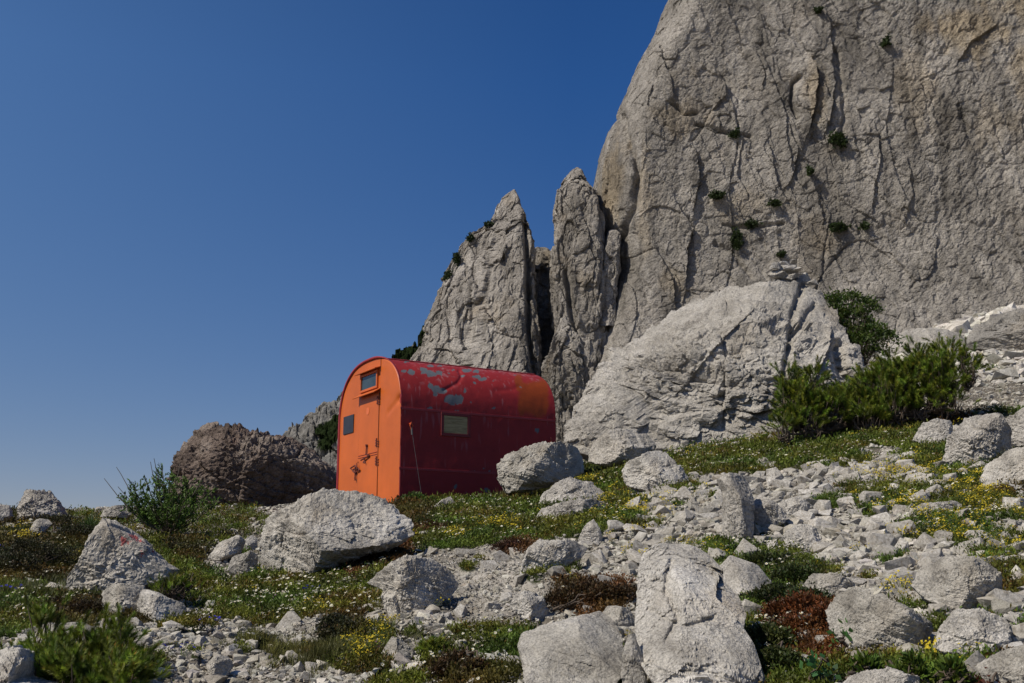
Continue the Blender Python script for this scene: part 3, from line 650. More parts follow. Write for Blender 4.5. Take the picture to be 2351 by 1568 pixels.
# saw-toothed ledges: gentle rise then a sudden drop on the side away from the sun
sw = (P[:, 0]+.25*P[:, 2]+3.5*fbm(P, 14, 4, 341))/5.2; sw = sw-np.floor(sw)
D += .22*sw**2*sstep(-.1, .25, fbm(P, 22, 2, 351))
# traced flakes, grooves and overhangs: line, half width, depth, mode (1 = flake standing out on its left, -1 = groove)
FE = [([(1893,60),(1902,120),(1895,160),(1905,210),(1900,260),(1890,300)], 26, 1.6, 1), ([(1858,165),(1868,190),(1862,230),(1856,270),(1848,300)], 42, 3.6, 1),
 ([(1848,292),(1854,318),(1850,330)], 18, 1.6, 1), ([(1828,190),(1812,205),(1808,250),(1822,285)], 8, 1.6, -1), ([(1885,215),(1898,260),(1888,305)], 14, 1.4, 1),
 ([(1598,370),(1604,400),(1600,430),(1596,470)], 40, 2.4, 1), ([(1575,505),(1588,530),(1578,590),(1574,640)], 46, 3.0, 1), ([(1810,320),(1820,355),(1818,410),(1805,430)], 30, 1.4, 1),
 ([(1995,325),(2000,380),(1990,440),(1985,500)], 26, 1.2, 1), ([(2240,105),(2215,125),(2190,140),(2175,165)], 14, 1.6, 1), ([(1442,60),(1430,160),(1438,280),(1450,330),(1466,400),(1455,480),(1430,530)], 13, 2.6, -1),
 ([(1520,90),(1530,150),(1545,210)], 16, 1.3, 1), ([(1540,230),(1570,262),(1600,255)], 8, 1.2, -1), ([(1600,285),(1660,305),(1720,320)], 7, 1.1, -1), ([(1645,155),(1660,180),(1665,225),(1640,250)], 18, 1.2, 1),
 ([(1730,120),(1750,180),(1745,215),(1780,235)], 12, 1.0, 1), ([(1640,560),(1680,580),(1720,640)], 10, 1.0, -1), ([(1520,600),(1540,640),(1545,690)], 34, 2.2, 1), ([(1760,350),(1775,420),(1800,470)], 14, 1.0, 1),
 ([(1850,420),(1870,470),(1880,530)], 12, .9, 1), ([(1700,330),(1690,400),(1710,450)], 16, 1.0, 1), ([(1660,520),(1720,530),(1790,525)], 8, .8, -1), ([(1910,130),(1925,260),(1920,360)], 10, .9, -1),
 ([(2060,400),(2070,470),(2055,520)], 20, .9, 1), ([(2300,330),(2310,420),(2300,500)], 24, 1.0, 1), ([(1500,200),(1490,240),(1540,265)], 10, 1.0, 1), ([(1400,280),(1405,380),(1396,450)], 10, 1.4, 1)]
un = uf + 9*fbm(P, 3.5, 3, 361); vn = vf + 9*fbm(P, 3.5, 3, 362)
for line, w, dep, mode in FE:
    q, s = seg_dist(un, vn, [(a_, b_) for a_, b_ in line])
    if mode > 0: dep = dep*.45; D += dep*np.where(s > 0, np.exp(-(q/3.0)**2)*.0, np.exp(-q/w)) * np.clip(1.2-q/w/3, 0, 1) - .5*dep*np.where(s > 0, np.exp(-(q/7)**2), 0)
    else: D -= dep*np.exp(-(q/(w*.6))**2)
D = np.where(np.tile(sy > 30, nz), D*.3, D)*np.tile(.45+.55*np.clip(sx/14, 0, 1), nz)
P = P + nr*D[:, None]
V = P
oc = np.zeros(len(P)); nzo = fbm(P, 5, 4, 381)*.9+fbm(st, 2.0, 4, 382)*.5
for (a_, b_, ra_, rb_, s_) in ((2190,100,110,90,1),(2310,60,70,80,.9),(1412,400,34,120,.9),(1860,240,30,90,.8),(1560,270,80,60,.6),(2330,210,60,120,.8),(1478,430,26,170,.5),(1700,480,70,60,.4),(2080,230,60,90,.5),(2240,330,80,60,.4),(1880,560,60,50,.4),(1550,640,40,60,.5)):
    oc = np.maximum(oc, .6*s_*sstep(0, .7, 1-np.sqrt(((uf-a_)/ra_)**2+((vf-b_)/rb_)**2)+nzo))
dk = sstep(.1, .5, fbm(P*np.array([1, 1, .12]), 3.0, 4, 383)+.3*fbm(P, 12, 2, 384))*(.35+.4*rightf)
big_ = 1+.22*fbm(P, 16, 3, 385)+.18*fbm(P*np.array([1, 1, .3]), 5, 3, 386)
wt = np.ones((len(P), 3))*big_[:, None]; wt = wt*(1-oc[:, None])+wt*np.array([[1.16, .98, .68]])*oc[:, None]; wt = wt*(1-dk[:, None]*.5)
wt = np.concatenate([wt, np.ones((nz, 3))])
# close the back
xb = np.full(nz, 190.); back = np.stack([xb, np.full(nz, d0+70.), zs], -1)
V = np.concatenate([P, back]); I = np.arange(nz*ncol).reshape(nz, ncol); B = nz*ncol+np.arange(nz)
Fq = np.stack([I[:-1, :-1], I[:-1, 1:], I[1:, 1:], I[1:, :-1]], -1).reshape(-1, 4)
Fb = np.concatenate([np.stack([I[:-1, -1], B[:-1], B[1:], I[1:, -1]], -1), np.stack([B[:-1], I[:-1, 0], I[1:, 0], B[1:]], -1)])
Ft = np.stack([I[-1, :-1], I[-1, 1:], np.full(ncol-1, B[-1])], -1)
cl_me = mesh_np('cliff', V, [Fq, Fb, Ft], M_WALL, False, {'tint': wt})
cliff = tag(link('cliff', cl_me), kind='structure')
CLP = P.reshape(nz, ncol, 3)
def on_cliff(u, v):
    uu, vv = proj(CLP[::3, 2::3].reshape(-1, 3)); k = np.argmin((uu-u)**2+(vv-v)**2); return CLP[::3, 2::3].reshape(-1, 3)[k]

# far mountain flank on the left: pale rock with dark green dwarf-pine slopes
far = [(640,1010),(655,986),(672,972),(690,962),(700,950),(720,938),(745,925),(765,916),(782,906),(815,885),(850,862),(885,838),(912,818),(940,798),(965,776),(990,740),(1010,700)]
dm = 420.
uu = np.linspace(640, 1060, 420); vt = np.interp(uu, [p[0] for p in far], [p[1] for p in far])
nrow = 260; rows = np.linspace(0, 1, nrow)
Pt = PT(uu, vt, dm)
hb = -40.
X = np.repeat(Pt[:, 0][None], nrow, 0); Zt = Pt[:, 2]
Zm = Zt[None]*(1-rows[:, None]) + hb*rows[:, None]
Ym = dm - 60*rows[:, None]*np.ones_like(X)
X = X - 26*(rows[:, None])*np.clip((700-uu)/60, 0, 1)[None]*0
P = np.stack([X, Ym, Zm], -1).reshape(-1, 3)
f1, e1 = facet(P*np.array([1, 1, .6]), 16., 401, 1., .8, .5); f2, e2 = facet(P*np.array([1, 1, .6]), 6., 402, 1., .8); f3, _ = facet(P, 2.5, 403)
P[:, 1] -= 3*f1+1.6*f2+.9*f3-1.*np.exp(-e2*22); top = np.repeat(1-rows, len(uu))
P[:, 2] += (1.6*f2+1.2*f3+1.5*fbm(P, 5, 4, 405))*np.clip(top*3, .3, 1)
u_, v_ = proj(P)
gmask = fbm(P*np.array([1, 1, .5]), 13, 5, 407)*1.6 + 1.2*np.exp(-(((u_-745)/45)**2+((v_-985)/38)**2)) + 1.5*np.exp(-((u_-890)/90)**2) - 1.4*np.exp(-(((u_-700)/34)**2+((v_-945)/26)**2)) -.38
gmask = np.where(v_ > 1035, gmask-.8, gmask)
gmask = sstep(.12, .28, gmask + .35*fbm(P, 2.2, 3, 409))
P[:, 1] -= gmask*(.6+1.2*fbm(P, 1.5, 3, 411)); P[:, 2] += gmask*.6*np.abs(fbm(P, 1.6, 3, 412))
nn = len(uu); Bk = np.stack([Pt[:, 0], np.full(nn, dm+120), np.full(nn, hb)], -1)
V = np.concatenate([P, Bk]); I = np.arange(nrow*nn).reshape(nrow, nn); B = nrow*nn+np.arange(nn)
Fq = np.stack([I[:-1, :-1], I[1:, :-1], I[1:, 1:], I[:-1, 1:]], -1).reshape(-1, 4)
Fb = np.stack([I[0, 1:], B[1:], B[:-1], I[0, :-1]], -1)
fm, nt, bs = newmat('far_flank'); co = coords(nt); n = noise(nt, co, .16, 8, .65); n2 = noise(nt, co, .9, 6, .7)
a = N(nt, 'ShaderNodeAttribute', attribute_name='green')
c = mixc(nt, a.outputs['Fac'], ramp(nt, n, [(.35, (.13, .125, .115)), (.65, (.27, .26, .24))]), (.014, .024, .006))
c = mixc(nt, .8, c, ramp(nt, n2, [(.3, (.6,)*3), (.7, (1.3,)*3)]), 'MULTIPLY')
L(nt, c, bs.inputs['Base Color']); bs.inputs['Roughness'].default_value = .95; bs.inputs['Specular IOR Level'].default_value = .1
bp = N(nt, 'ShaderNodeBump', Strength=.8, Distance=1.5); L(nt, n2, bp.inputs['Height']); L(nt, bp.outputs[0], bs.inputs['Normal'])
tag(link('mountain_slope', mesh_np('mountain_slope', V, [Fq, Fb], fm, True, {'green': np.concatenate([gmask, np.zeros(nn)])})), kind='structure')

# ------------------------------------------------------------------ the hut
def cc(px, py): return ((np.asarray(px, float)/3.7333+760)*.97958, (np.asarray(py, float)/3.7333+800)*.97958)   # close-up crop to photo
hut = empty('bivouac_hut', tuple(F0), HANG)
tag(hut, 'barrel-roofed metal bivouac hut, orange door end and peeling dark red side', 'hut')
Fv = F0
def plane_hit(px, py, nrmv):
    u, v = cc(px, py); r = ray(u, v); k = (Fv@nrmv)/(r@nrmv); p = r*(k[..., None] if np.ndim(k) else k) - Fv
    return p
def fr(px, py):          # on the front end: y along width (from near corner), z
    p = plane_hit(px, py, E1); return float(p@E2), float(p[2])
def sd(px, py):          # on the side wall: x along length, z
    p = plane_hit(px, py, -E2); return float(p@E1), float(p[2])
_, SEAM = sd(680, 583); _, SEAM2 = sd(680, 1115)
W, Lh = HW, HL
H1 = SEAM-.02
# measured crown of the arch
_zt = fr(480, 137)[1]
RISE = _zt-H1
print('HUT', 'seam', SEAM, 'seam2', SEAM2, 'top', _zt, 'left edge y', fr(120, 1295), fr(160, 480), 'side end x', sd(2025, 690), 'base', sd(655, 1450))
W = fr(125, 1200)[0]; Lh = sd(2026, 700)[0]
ZB = -.35
def profile(n=160, off=0.):
    """cross-section from the near base over the arch to the far base (y, z)"""
    e = .80; th_ = np.linspace(0, math.pi, n)
    y = W/2 - (W/2+off)*np.sign(np.cos(th_))*np.abs(np.cos(th_))**e
    z = H1 + (RISE+off)*np.sin(th_)**e
    up = np.linspace(ZB, H1, 60)[:-1]
    yy = np.concatenate([np.full(59, -off), y, np.full(59, W+off)]); zz = np.concatenate([up, z, up[::-1]])
    # even spacing
    s = np.concatenate([[0], np.cumsum(np.hypot(np.diff(yy), np.diff(zz)))])
    t = np.linspace(0, s[-1], 420); return np.interp(t, s, yy), np.interp(t, s, zz), t
# paint: real flaked patches, given in close-up pixel coordinates (x, y, rx, ry)
GREY = [(762,268,30,26),(695,262,28,14),(720,180,22,5),(870,245,34,16),(925,215,30,14),(900,270,50,18),(940,285,40,22),(995,272,18,16),(1025,280,14,18),(1088,284,9,7),(930,395,22,24),(975,420,40,34),(1030,432,44,26),(975,465,22,14),
 (1100,510,50,44),(1175,508,42,42),(1125,545,22,18),(1245,255,42,16),(1330,262,26,14),(1215,300,20,10),(1330,310,40,16),(1385,330,34,14),(1315,362,14,8),(925,584,26,12),(1145,602,10,6),(1172,604,10,6),(1080,634,18,5),(1482,580,16,9),
 (1862,782,20,22),(1148,1274,12,20),(1425,1302,24,22),(1310,1128,9,7),(1388,1112,7,5),(1440,1136,8,6),(1668,295,8,5),(1722,402,10,5),(1010,215,24,6),(1225,430,10,20),(1285,530,8,8),(1130,250,14,8),(1475,345,6,5)]
ORNG = [(1700,340,36,52),(1740,400,60,40),(1800,500,95,140),(1870,520,90,150),(1850,400,90,50),(1905,450,60,120),(1930,560,30,90),(1730,560,34,90)]
py_, pz_, ps_ = profile()
nl = 460
xs = np.linspace(.004, Lh, nl)
Xg, Yg = np.meshgrid(xs, py_); _, Zg = np.meshgrid(xs, pz_)
P = np.stack([Xg, Yg, Zg], -1).reshape(-1, 3)
nyz = np.stack([-np.gradient(pz_), np.gradient(py_)], -1); nyz = -nyz/np.linalg.norm(nyz, axis=1)[:, None]
nyz = np.where(((nyz*np.stack([py_-W/2, pz_-H1*.8], -1)).sum(1) < 0)[:, None], -nyz, nyz)
NRM = np.stack([np.zeros_like(Xg), np.repeat(nyz[:, :1], nl, 1), np.repeat(nyz[:, 1:], nl, 1)], -1).reshape(-1, 3)
q = P*np.array([1, 1, 1])
dent = .007*fbm(q, .55, 3, 501) + .0025*fbm(q, .14, 2, 503)
wp = F0 + P[:, :1]*E1 + P[:, 1:2]*E2 + P[:, 2:]*np.array([0, 0, 1.])
u, v = proj(wp); cu = (u/.97958-760)*3.7333; cv = (v/.97958-800)*3.7333
far_side = np.repeat(nyz[:, 0] > .15, nl)
dq, _s = seg_dist(cu, cv, [(1050,425),(1100,400),(1165,365),(1190,330),(1200,300),(1180,260)]); dent = dent - .014*np.exp(-(dq/16)**2)
dq, _s = seg_dist(cu, cv, [(1500,430),(1650,420),(1700,395)]); dent = dent - .008*np.exp(-(dq/22)**2)
# thin sheet: outside and inside faces
Po = P + NRM*(dent)[:, None]; Pi = P - NRM*.03
wn = 16*fbm(q, .09, 5, 511, .65); wn2 = 18*fbm(q, .09, 5, 512, .65)
def blobs(lst, soft):
    m = np.full(len(P), -9.)
    for (a, b, ra, rb) in lst: m = np.maximum(m, 1-np.sqrt(((cu+wn*1.6-a)/ra)**2+((cv+wn2*1.2-b)/rb)**2))
    return sstep(-soft, soft, m*1.0)
gr = blobs(GREY, .05); og = blobs(ORNG, .26)
gr = np.where(far_side, sstep(.36, .42, fbm(q, .25, 4, 521)), gr); og = np.where(far_side, 0, og)
# scuffs: pale vertical scratches, thicker on the roof curve
stq = q*np.array([1, 1, .13]); sc = fbm(stq, .05, 4, 531); big = fbm(q, .35, 3, 533)
scuff = sstep(.22, .5, sc+.45*big)*.9
roofw = np.repeat(sstep(H1-.1, H1+RISE*.75, pz_), nl)
scuff = np.clip(scuff*(.35+.3*roofw) + roofw*.55*sstep(.2, .6, fbm(q, .12, 4, 541)+.3*roofw-.25), 0, 1)
scuff = np.where(np.abs(cv-(140+(cu-590)*.122)) < 22, np.maximum(scuff, .7*sstep(-.1, .4, fbm(q, .05, 3, 551))), scuff)
attr = np.stack([gr, og, scuff], -1)
I = np.arange(len(py_)*nl).reshape(len(py_), nl); n0 = len(P)
F1 = np.stack([I[:-1, :-1], I[:-1, 1:], I[1:, 1:], I[1:, :-1]], -1).reshape(-1, 4); F2 = F1[:, ::-1]+n0
def rim(a): return np.stack([a[:-1], a[1:], a[1:]+n0, a[:-1]+n0], -1)
FF = np.concatenate([F1, F2, rim(I[:, 0]), rim(I[::-1, -1]), rim(I[0, ::-1]), rim(I[-1, :])])
rm, nt, bs = newmat('peeling_dark_red_paint')
a = N(nt, 'ShaderNodeAttribute', attribute_name='paint'); sp = N(nt, 'ShaderNodeSeparateColor'); L(nt, a.outputs['Color'], sp.inputs[0])
co = coords(nt); n = noise(nt, co, 5, 6, .65); n2 = noise(nt, co, 60, 4, .7)
red = ramp(nt, n, [(.3, (.22, .015, .016)), (.7, (.29, .021, .021))])
red = mixc(nt, sp.outputs[2], red, (.34, .15, .16))
red = mixc(nt, sp.outputs[1], red, ramp(nt, n, [(.3, (.20, .032, .005)), (.7, (.27, .046, .006))]))
gmx = N(nt, 'ShaderNodeMath', operation='MULTIPLY'); L(nt, sp.outputs[0], gmx.inputs[0]); gmx.inputs[1].default_value = .95
red = mixc(nt, gmx.outputs[0], red, ramp(nt, n2, [(.3, (.085, .11, .125)), (.7, (.125, .15, .16))]))
L(nt, red, bs.inputs['Base Color']); bs.inputs['Roughness'].default_value = .58; bs.inputs['Specular IOR Level'].default_value = .3
ih = N(nt, 'ShaderNodeMath', operation='MULTIPLY_ADD'); L(nt, sp.outputs[0], ih.inputs[0]); ih.inputs[1].default_value = -.6; L(nt, n, ih.inputs[2])
bp = N(nt, 'ShaderNodeBump', Strength=.25, Distance=.006); L(nt, ih.outputs[0], bp.inputs['Height']); L(nt, bp.outputs[0], bs.inputs['Normal'])
link('roof_and_side_shell', mesh_np('roof_and_side_shell', np.concatenate([Po, Pi]), FF, rm, True, {'paint': np.concatenate([attr, attr*0])}), parent=hut)
M_RED = flat_mat('dark_red_metal', (.26, .018, .021), .5, var=.2)
M_ORG = flat_mat('orange_paint', (.50, .105, .012), .5, var=.13, sc=1.6, bump=.08)
M_GAP = flat_mat('dark_joint', (.10, .02, .01), .8)
M_RUST = flat_mat('rusty_iron', (.12, .022, .012), .8, var=.4, sc=30)
M_STEEL = flat_mat('galvanised_steel', (.10, .10, .10), .6, .3)
M_GLASS = flat_mat('dusty_window_pane', (.035, .052, .056), .12, var=.3, sc=3)
M_VENT = flat_mat('dark_vent_board', (.022, .025, .035), .5, var=.3, sc=6)
M_WOOD = flat_mat('grey_wood_board', (.11, .09, .055), .7, var=.4, sc=6)
def wall(name, x0, x1, mat, inset=.003, bulge=None):
    """end wall: fan of rings so that its sheet can carry dents"""
    k = np.linspace(0, 1, 70); yy, zz, _ = profile(); yc, zc = W/2, .9
    yi = yy + (W/2-yy)*0; sel = slice(None, None, 2); yy = yy[sel]; zz = zz[sel]
    yy = np.clip(yy, inset, W-inset); zz = zz-inset*(zz > H1)
    Yq = yc+(yy-yc)[None]*k[:, None]; Zq = zc+(zz-zc)[None]*k[:, None]
    Q = np.stack([np.full_like(Yq, x0), Yq, Zq], -1).reshape(-1, 3)
    if bulge is not None: Q[:, 0] += bulge(Q)
    n = len(yy); I = np.arange(70*n).reshape(70, n)
    Fq = np.stack([I[:-1, :-1], I[:-1, 1:], I[1:, 1:], I[1:, :-1]], -1).reshape(-1, 4)
    Fc = np.stack([I[:-1, -1], I[:-1, 0], I[1:, 0], I[1:, -1]], -1)
    Q2 = Q.copy(); Q2[:, 0] = x1; m = len(Q)
    ro = np.stack([I[-1, :-1], I[-1, 1:], I[-1, 1:]+m, I[-1, :-1]+m], -1)
    return link(name, mesh_np(name, np.concatenate([Q, Q2]), np.concatenate([Fq, Fc, (Fq+m)[:, ::-1], (Fc+m)[:, ::-1], ro]), mat, True), parent=hut)
dy, dz = fr(650, 505); dl = fr(560, 620)
def fb(Q):
    b = -.004*fbm(Q, .5, 3, 601) - .002*fbm(Q, .2, 2, 602)
    r2 = ((Q[:, 1]-dy)/.07)**2+((Q[:, 2]-dz)/.05)**2; b = b + .035*np.exp(-r2)
    a0 = np.array([dy, dz]); a1 = np.array(dl); ev = a1-a0; t = np.clip(((Q[:, 1:]-a0)@ev)/(ev@ev), 0, 1)
    dd = np.linalg.norm(Q[:, 1:]-a0-t[:, None]*ev, axis=1); b = b + .016*np.exp(-(dd/.05)**2)
    return b
front_wall = wall('front_wall', 0.0, .03, M_ORG, bulge=fb)
wall('rear_wall', Lh-.04, Lh-.07, M_RED)
# raised lip round the door end
yy, zz, _ = profile(); yo = yy.copy(); zo = zz.copy(); lw_ = .001+.030*sstep(W*.10, W*.42, yy)
yo = yy-nyz[:, 0]*-lw_; zo = zz+nyz[:, 1]*lw_
lx_ = .006-.030*sstep(W*.10, W*.42, yy)
Q = np.concatenate([np.stack([x_, a_, b_], -1) for x_, a_, b_ in ((lx_, yy, zz), (lx_, yo, zo), (np.full(420, .03), yo, zo), (np.full(420, .03), yy, zz))])
Fr = []
for k in range(4):
    a_ = np.arange(420)+420*k; b_ = np.arange(420)+420*((k+1) % 4); Fr.append(np.stack([a_[:-1], a_[1:], b_[1:], b_[:-1]], -1))
link('edge_lip', mesh_np('edge_lip', Q, np.concatenate(Fr)[:, ::-1], M_RED, True), parent=hut)
# lap seams along the side and roof
def along(name, k, mat=M_RED, hgt=.009, wd=.035):
    """strip along the length, at profile index k"""
    mb = MB(); nrm2 = np.array([0, nyz[k][0], nyz[k][1]]); tg = np.cross((1, 0, 0), nrm2)
    c = np.array([(Lh-.03)/2, py_[k], pz_[k]]) + nrm2*hgt/2
    mb.box(c, (Lh-.02, wd, hgt), [(1, 0, 0), tg, nrm2], .002); return mb.build(name, mat, hut)
k1 = int(np.argmin(np.abs(pz_[:210]-SEAM))); k2 = int(np.argmin(np.abs(pz_[:210]-SEAM2)))
along('side_seam', k1); along('side_seam', k2, hgt=.007)
best = None
for k in range(100, 240):
    w_ = F0 + py_[k]*E2 + np.array([0, 0, pz_[k]]); uu1, vv1 = proj(w_); c_ = (vv1/.97958-800)*3.7333
    cx_ = (uu1/.97958-760)*3.7333
    dd = abs(c_-152)+abs(cx_-600)*.2
    if nyz[k][0] < 0 and (best is None or dd < best[0]): best = (dd, k)
rs_ = along('roof_seam', best[1], hgt=.014, wd=.05)

def fbox(name, corners, depth, mat, parent=hut, x_off=0.0, bev=.004):
    """box on the door end spanning close-up pixel corners (left, right, top, bottom) taken at the plane"""
    (l, t), (r, b) = corners
    y1, z1 = fr(l, t); y0, z0 = fr(r, b); mb = MB()
    mb.box((-(x_off+depth/2), (y0+y1)/2, (z0+z1)/2), (depth, abs(y1-y0), abs(z1-z0)), None, bev)
    return mb.build(name, mat, parent)
def quad_mid(p): return None
# door: edges at y from the left seam and right seam
yl = np.mean([fr(318, 520)[0], fr(305, 850)[0]]); yr = np.mean([fr(485, 480)[0], fr(472, 900)[0]])
yl2 = fr(292, 1250)[0]
zt_ = fr(400, 470)[1]
door = MB(); door.box((-.006, (yl+yr)/2, (zt_-.12)/2), (.012, yl-yr, zt_+.12), None, .003)
door = door.build('door', M_ORG, hut)
def strip(name, y0, y1, z0, z1, x0, x1, mat, parent, bev=.002):
    mb = MB(); mb.box(((x0+x1)/2, (y0+y1)/2, (z0+z1)/2), (abs(x1-x0), abs(y1-y0), abs(z1-z0)), None, bev); return mb.build(name, mat, parent)
mb = MB()
for (a0, a1, b0, b1) in ((yl+.0005, yl+.010, -.1, zt_), (yr-.010, yr-.0005, -.1, zt_)): mb.box((-.004, (a0+a1)/2, (b0+b1)/2), (.008, .007, b1-b0))
mb.build('door_gap', M_GAP, door)
zc1 = fr(470, 965)[1]; 
mb = MB(); mb.box((-.016, (yl+yr)/2, zc1), (.010, yl-yr-.02, .012), None, .002); mb.box((-.016, (yl+yr)/2, zc1-.034), (.010, yl-yr-.02, .010), None, .002)
mb.build('door_rail', flat_mat('orange_rail', (.42, .075, .02), .6), door)
# latch bar with handle
y_, z_ = fr(386, 912); y2, z2 = fr(384, 990); mb = MB()
mb.tube([(-.03, y_, z_), (-.035, y2, z2)], .011, 8); mb.tube([(-.01, y_, z_), (-.045, y_, z_)], .018, 8)
y3, z3 = fr(410, 1002); y4, z4 = fr(345, 1042); y5, z5 = fr(374, 1068)
mb.tube([(-.03, y2, z2), (-.03, y3, z3+.005), (-.045, y4, z4)], .012, 8); mb.tube([(-.03, (y2+y4)/2, z4+.02), (-.035, y5, z5)], .010, 8); mb.box((-.018, (y2+y3)/2, z3), (.014, .10, .035), None, .003)
mb.build('door_handle', M_RUST, door)
mb = MB(); y_, z_ = fr(307, 1068); mb.tube([(-.02, y_, z_+.02), (-.05, y_-.02, z_), (-.05, y_-.03, z_-.09), (-.02, y_-.01, z_-.12)], .008, 8)
ya, za = fr(245, 1112); yb_, zb_ = fr(326, 1128); mb.tube([(-.03, ya, za), (-.035, (ya+yb_)/2, za+.03), (-.03, yb_, zb_)], .011, 8); mb.tube([(-.03, ya, za), (-.03, (ya+yb_)/2, zb_-.02), (-.03, yb_, zb_)], .009, 8)
yc_, zc_ = fr(286, 1090); yd, zd = fr(284, 1218); mb.tube([(-.028, yc_, zc_), (-.028, yd, zd)], .012, 8); mb.box((-.012, yc_, (zc_+zd)/2+.03), (.016, .05, .10), None, .003)
mb.tube([(-.028, yd+.03, zd+.04), (-.028, yd-.0, zd+.02)], .009, 6)
mb.build('bolt_lock', M_RUST, hut)
for (a0, b0, b1) in ((479, 480, 552), (468, 848, 924), (466, 1006, 1088)):
    y_, z_ = fr(a0, b0); _, z1_ = fr(a0, b1); mb = MB()
    mb.tube([(-.02, y_, z_), (-.02, y_, z1_)], .011, 8)
    for k in (.22, .5, .78):
        zz_ = z_+(z1_-z_)*k; mb.box((-.011, y_+.035, zz_), (.008, .05, .018), None, .002); mb.box((-.011, y_-.035, zz_-.02), (.008, .05, .018), None, .002)
    mb.build('hinge', M_RUST, door)
# upper window under a little rain hood
yl_, zt1 = fr(335, 318); yr_, zb1 = fr(466, 395); zt1 = (fr(335, 318)[1]+fr(466, 272)[1])/2; zb1 = (fr(330, 432)[1]+fr(466, 392)[1])/2
win = empty('upper_window', (0, 0, 0)); win.parent = hut
def frame(parent, yl_, yr_, zt_, zb_, mat, w=.035, d_=.03, nm='frame'):
    mb = MB()
    mb.box((-d_/2, (yl_+yr_)/2, zt_+w/2), (d_, yl_-yr_+2*w, w), None, .003); mb.box((-d_/2, (yl_+yr_)/2, zb_-w/2), (d_, yl_-yr_+2*w, w), None, .003)
    mb.box((-d_/2, yl_+w/2, (zt_+zb_)/2), (d_, w, zt_-zb_-.001), None, .003); mb.box((-d_/2, yr_-w/2, (zt_+zb_)/2), (d_, w, zt_-zb_-.001), None, .003)
    return mb.build(nm, mat, parent)
frame(win, yl_, yr_, zt1, zb1, M_ORG)
strip('pane', yr_+.002, yl_-.002, zb1+.002, zt1-.002, -.012, -.004, M_GLASS, win)
mb = MB(); mb.box((-.05, (yl_+yr_)/2, zt1+.055), (.10, yl_-yr_+.20, .016), [(math.cos(.3), 0, math.sin(.3)), (0, 1, 0), (-math.sin(.3), 0, math.cos(.3))], .003); mb.build('rain_hood', M_ORG, win)
mb = MB(); ax = [(math.cos(.55), 0, math.sin(.55)), (0, 1, 0), (-math.sin(.55), 0, math.cos(.55))]
mb.box((-.055, (yl_+yr_)/2-.005, zb1-.085), (.13, yl_-yr_+.24, .014), ax, .003); mb.build('sill_flap', M_ORG, win)
# dark vent board
ya = np.mean([fr(175, 660)[0], fr(172, 816)[0]]); yb_ = np.mean([fr(262, 642)[0], fr(258, 798)[0]])
za = np.mean([fr(175, 660)[1], fr(262, 642)[1]]); zb_ = np.mean([fr(172, 816)[1], fr(258, 798)[1]])
strip('vent_board', yb_, ya, zb_, za, -.014, .002, M_VENT, hut)
# joint above the door and small round plate
yj = fr(497, 200)[0]; mb = MB(); z0_, z1_ = fr(497, 262)[1], fr(497, 150)[1]; mb.box((-.003, yj, (z0_+z1_)/2), (.008, .007, z1_-z0_)); mb.build('sheet_joint', M_GAP, hut)
yj, zj = fr(388, 612); mb = MB(); mb.tube([(-.011, yj, zj), (-.017, yj, zj)], .055, 24); mb.build('round_plate', flat_mat('worn_orange', (.62, .14, .04), .6), door)
# side window with a wooden board inside
(xa, zt2), (xb_, zb2) = sd(1044, 648), sd(1250, 806); sw_ = empty('side_window', (0, 0, 0)); sw_.parent = hut
zt2 = (sd(1044, 648)[1]+sd(1250, 662)[1])/2; zb2 = (sd(1044, 803)[1]+sd(1250, 812)[1])/2
mb = MB(); w = .045
for (c, s) in (((xa+xb_)/2, zt2+w/2), (xb_-xa+2*w, w)), (((xa+xb_)/2, zb2-w/2), (xb_-xa+2*w, w)), ((xa-w/2, (zt2+zb2)/2), (w, zt2-zb2-.001)), ((xb_+w/2, (zt2+zb2)/2), (w, zt2-zb2-.001)):
    mb.box((c[0], -.006, c[1]), (s[0], .026, s[1]), None, .003)
mb.build('frame', flat_mat('dark_frame_red', (.15, .011, .012), .6), sw_)
wm, nt, bs = newmat('board_behind_dusty_pane'); co = coords(nt, (2, 2, 26)); n = noise(nt, co, 2, 5, .6, 1.2)
L(nt, ramp(nt, n, [(.3, (.20, .16, .075)), (.55, (.38, .30, .15)), (.75, (.5, .41, .23))]), bs.inputs['Base Color']); bs.inputs['Roughness'].default_value = .8; bs.inputs['Specular IOR Level'].default_value = .15
mb = MB(); mb.box(((xa+xb_)/2, -.004, (zt2+zb2)/2), (xb_-xa-.004, .012, zt2-zb2-.004)); mb.build('pane', wm, sw_)
# stay cable: bracket, turnbuckle, wire
xc, zc_ = sd(748, 722); xg, zg = sd(806, 1430); mb = MB()
mb.tube([(xc, .0, zc_), (xc, -.06, zc_)], .012, 8); mb.tube([(xc, -.05, zc_+.02), (xc-.02, -.05, zc_-.03), (xc, -.05, zc_-.09), (xc+.03, -.05, zc_-.03), (xc, -.05, zc_+.02)], .007, 6)
cab = mb.build('cable_hook', flat_mat('orange_iron', (.5, .08, .02), .5), hut)
mb = MB(); xd, zd = sd(752, 790); mb.tube([(xc, -.05, zc_-.07), (xd, -.055, zd), (xg+.03, -.22, zg-.2)], .0025, 6); mb.build('stay_wire', M_STEEL, cab)
mb = MB(); mb.tube([(xd-.002, -.05, zd+.05), (xd+.004, -.056, zd-.05)], .014, 8); mb.build('turnbuckle', M_STEEL, cab)
xr_, zr_ = sd(1975, 880); mb = MB(); mb.tube([(xr_, 0, zr_), (xr_, -.05, zr_), (xr_-.02, -.06, zr_+.06)], .009, 6); mb.build('hook', M_RUST, hut)
LAND.append(('the hut', 1000, 1000, 230, 160, True))
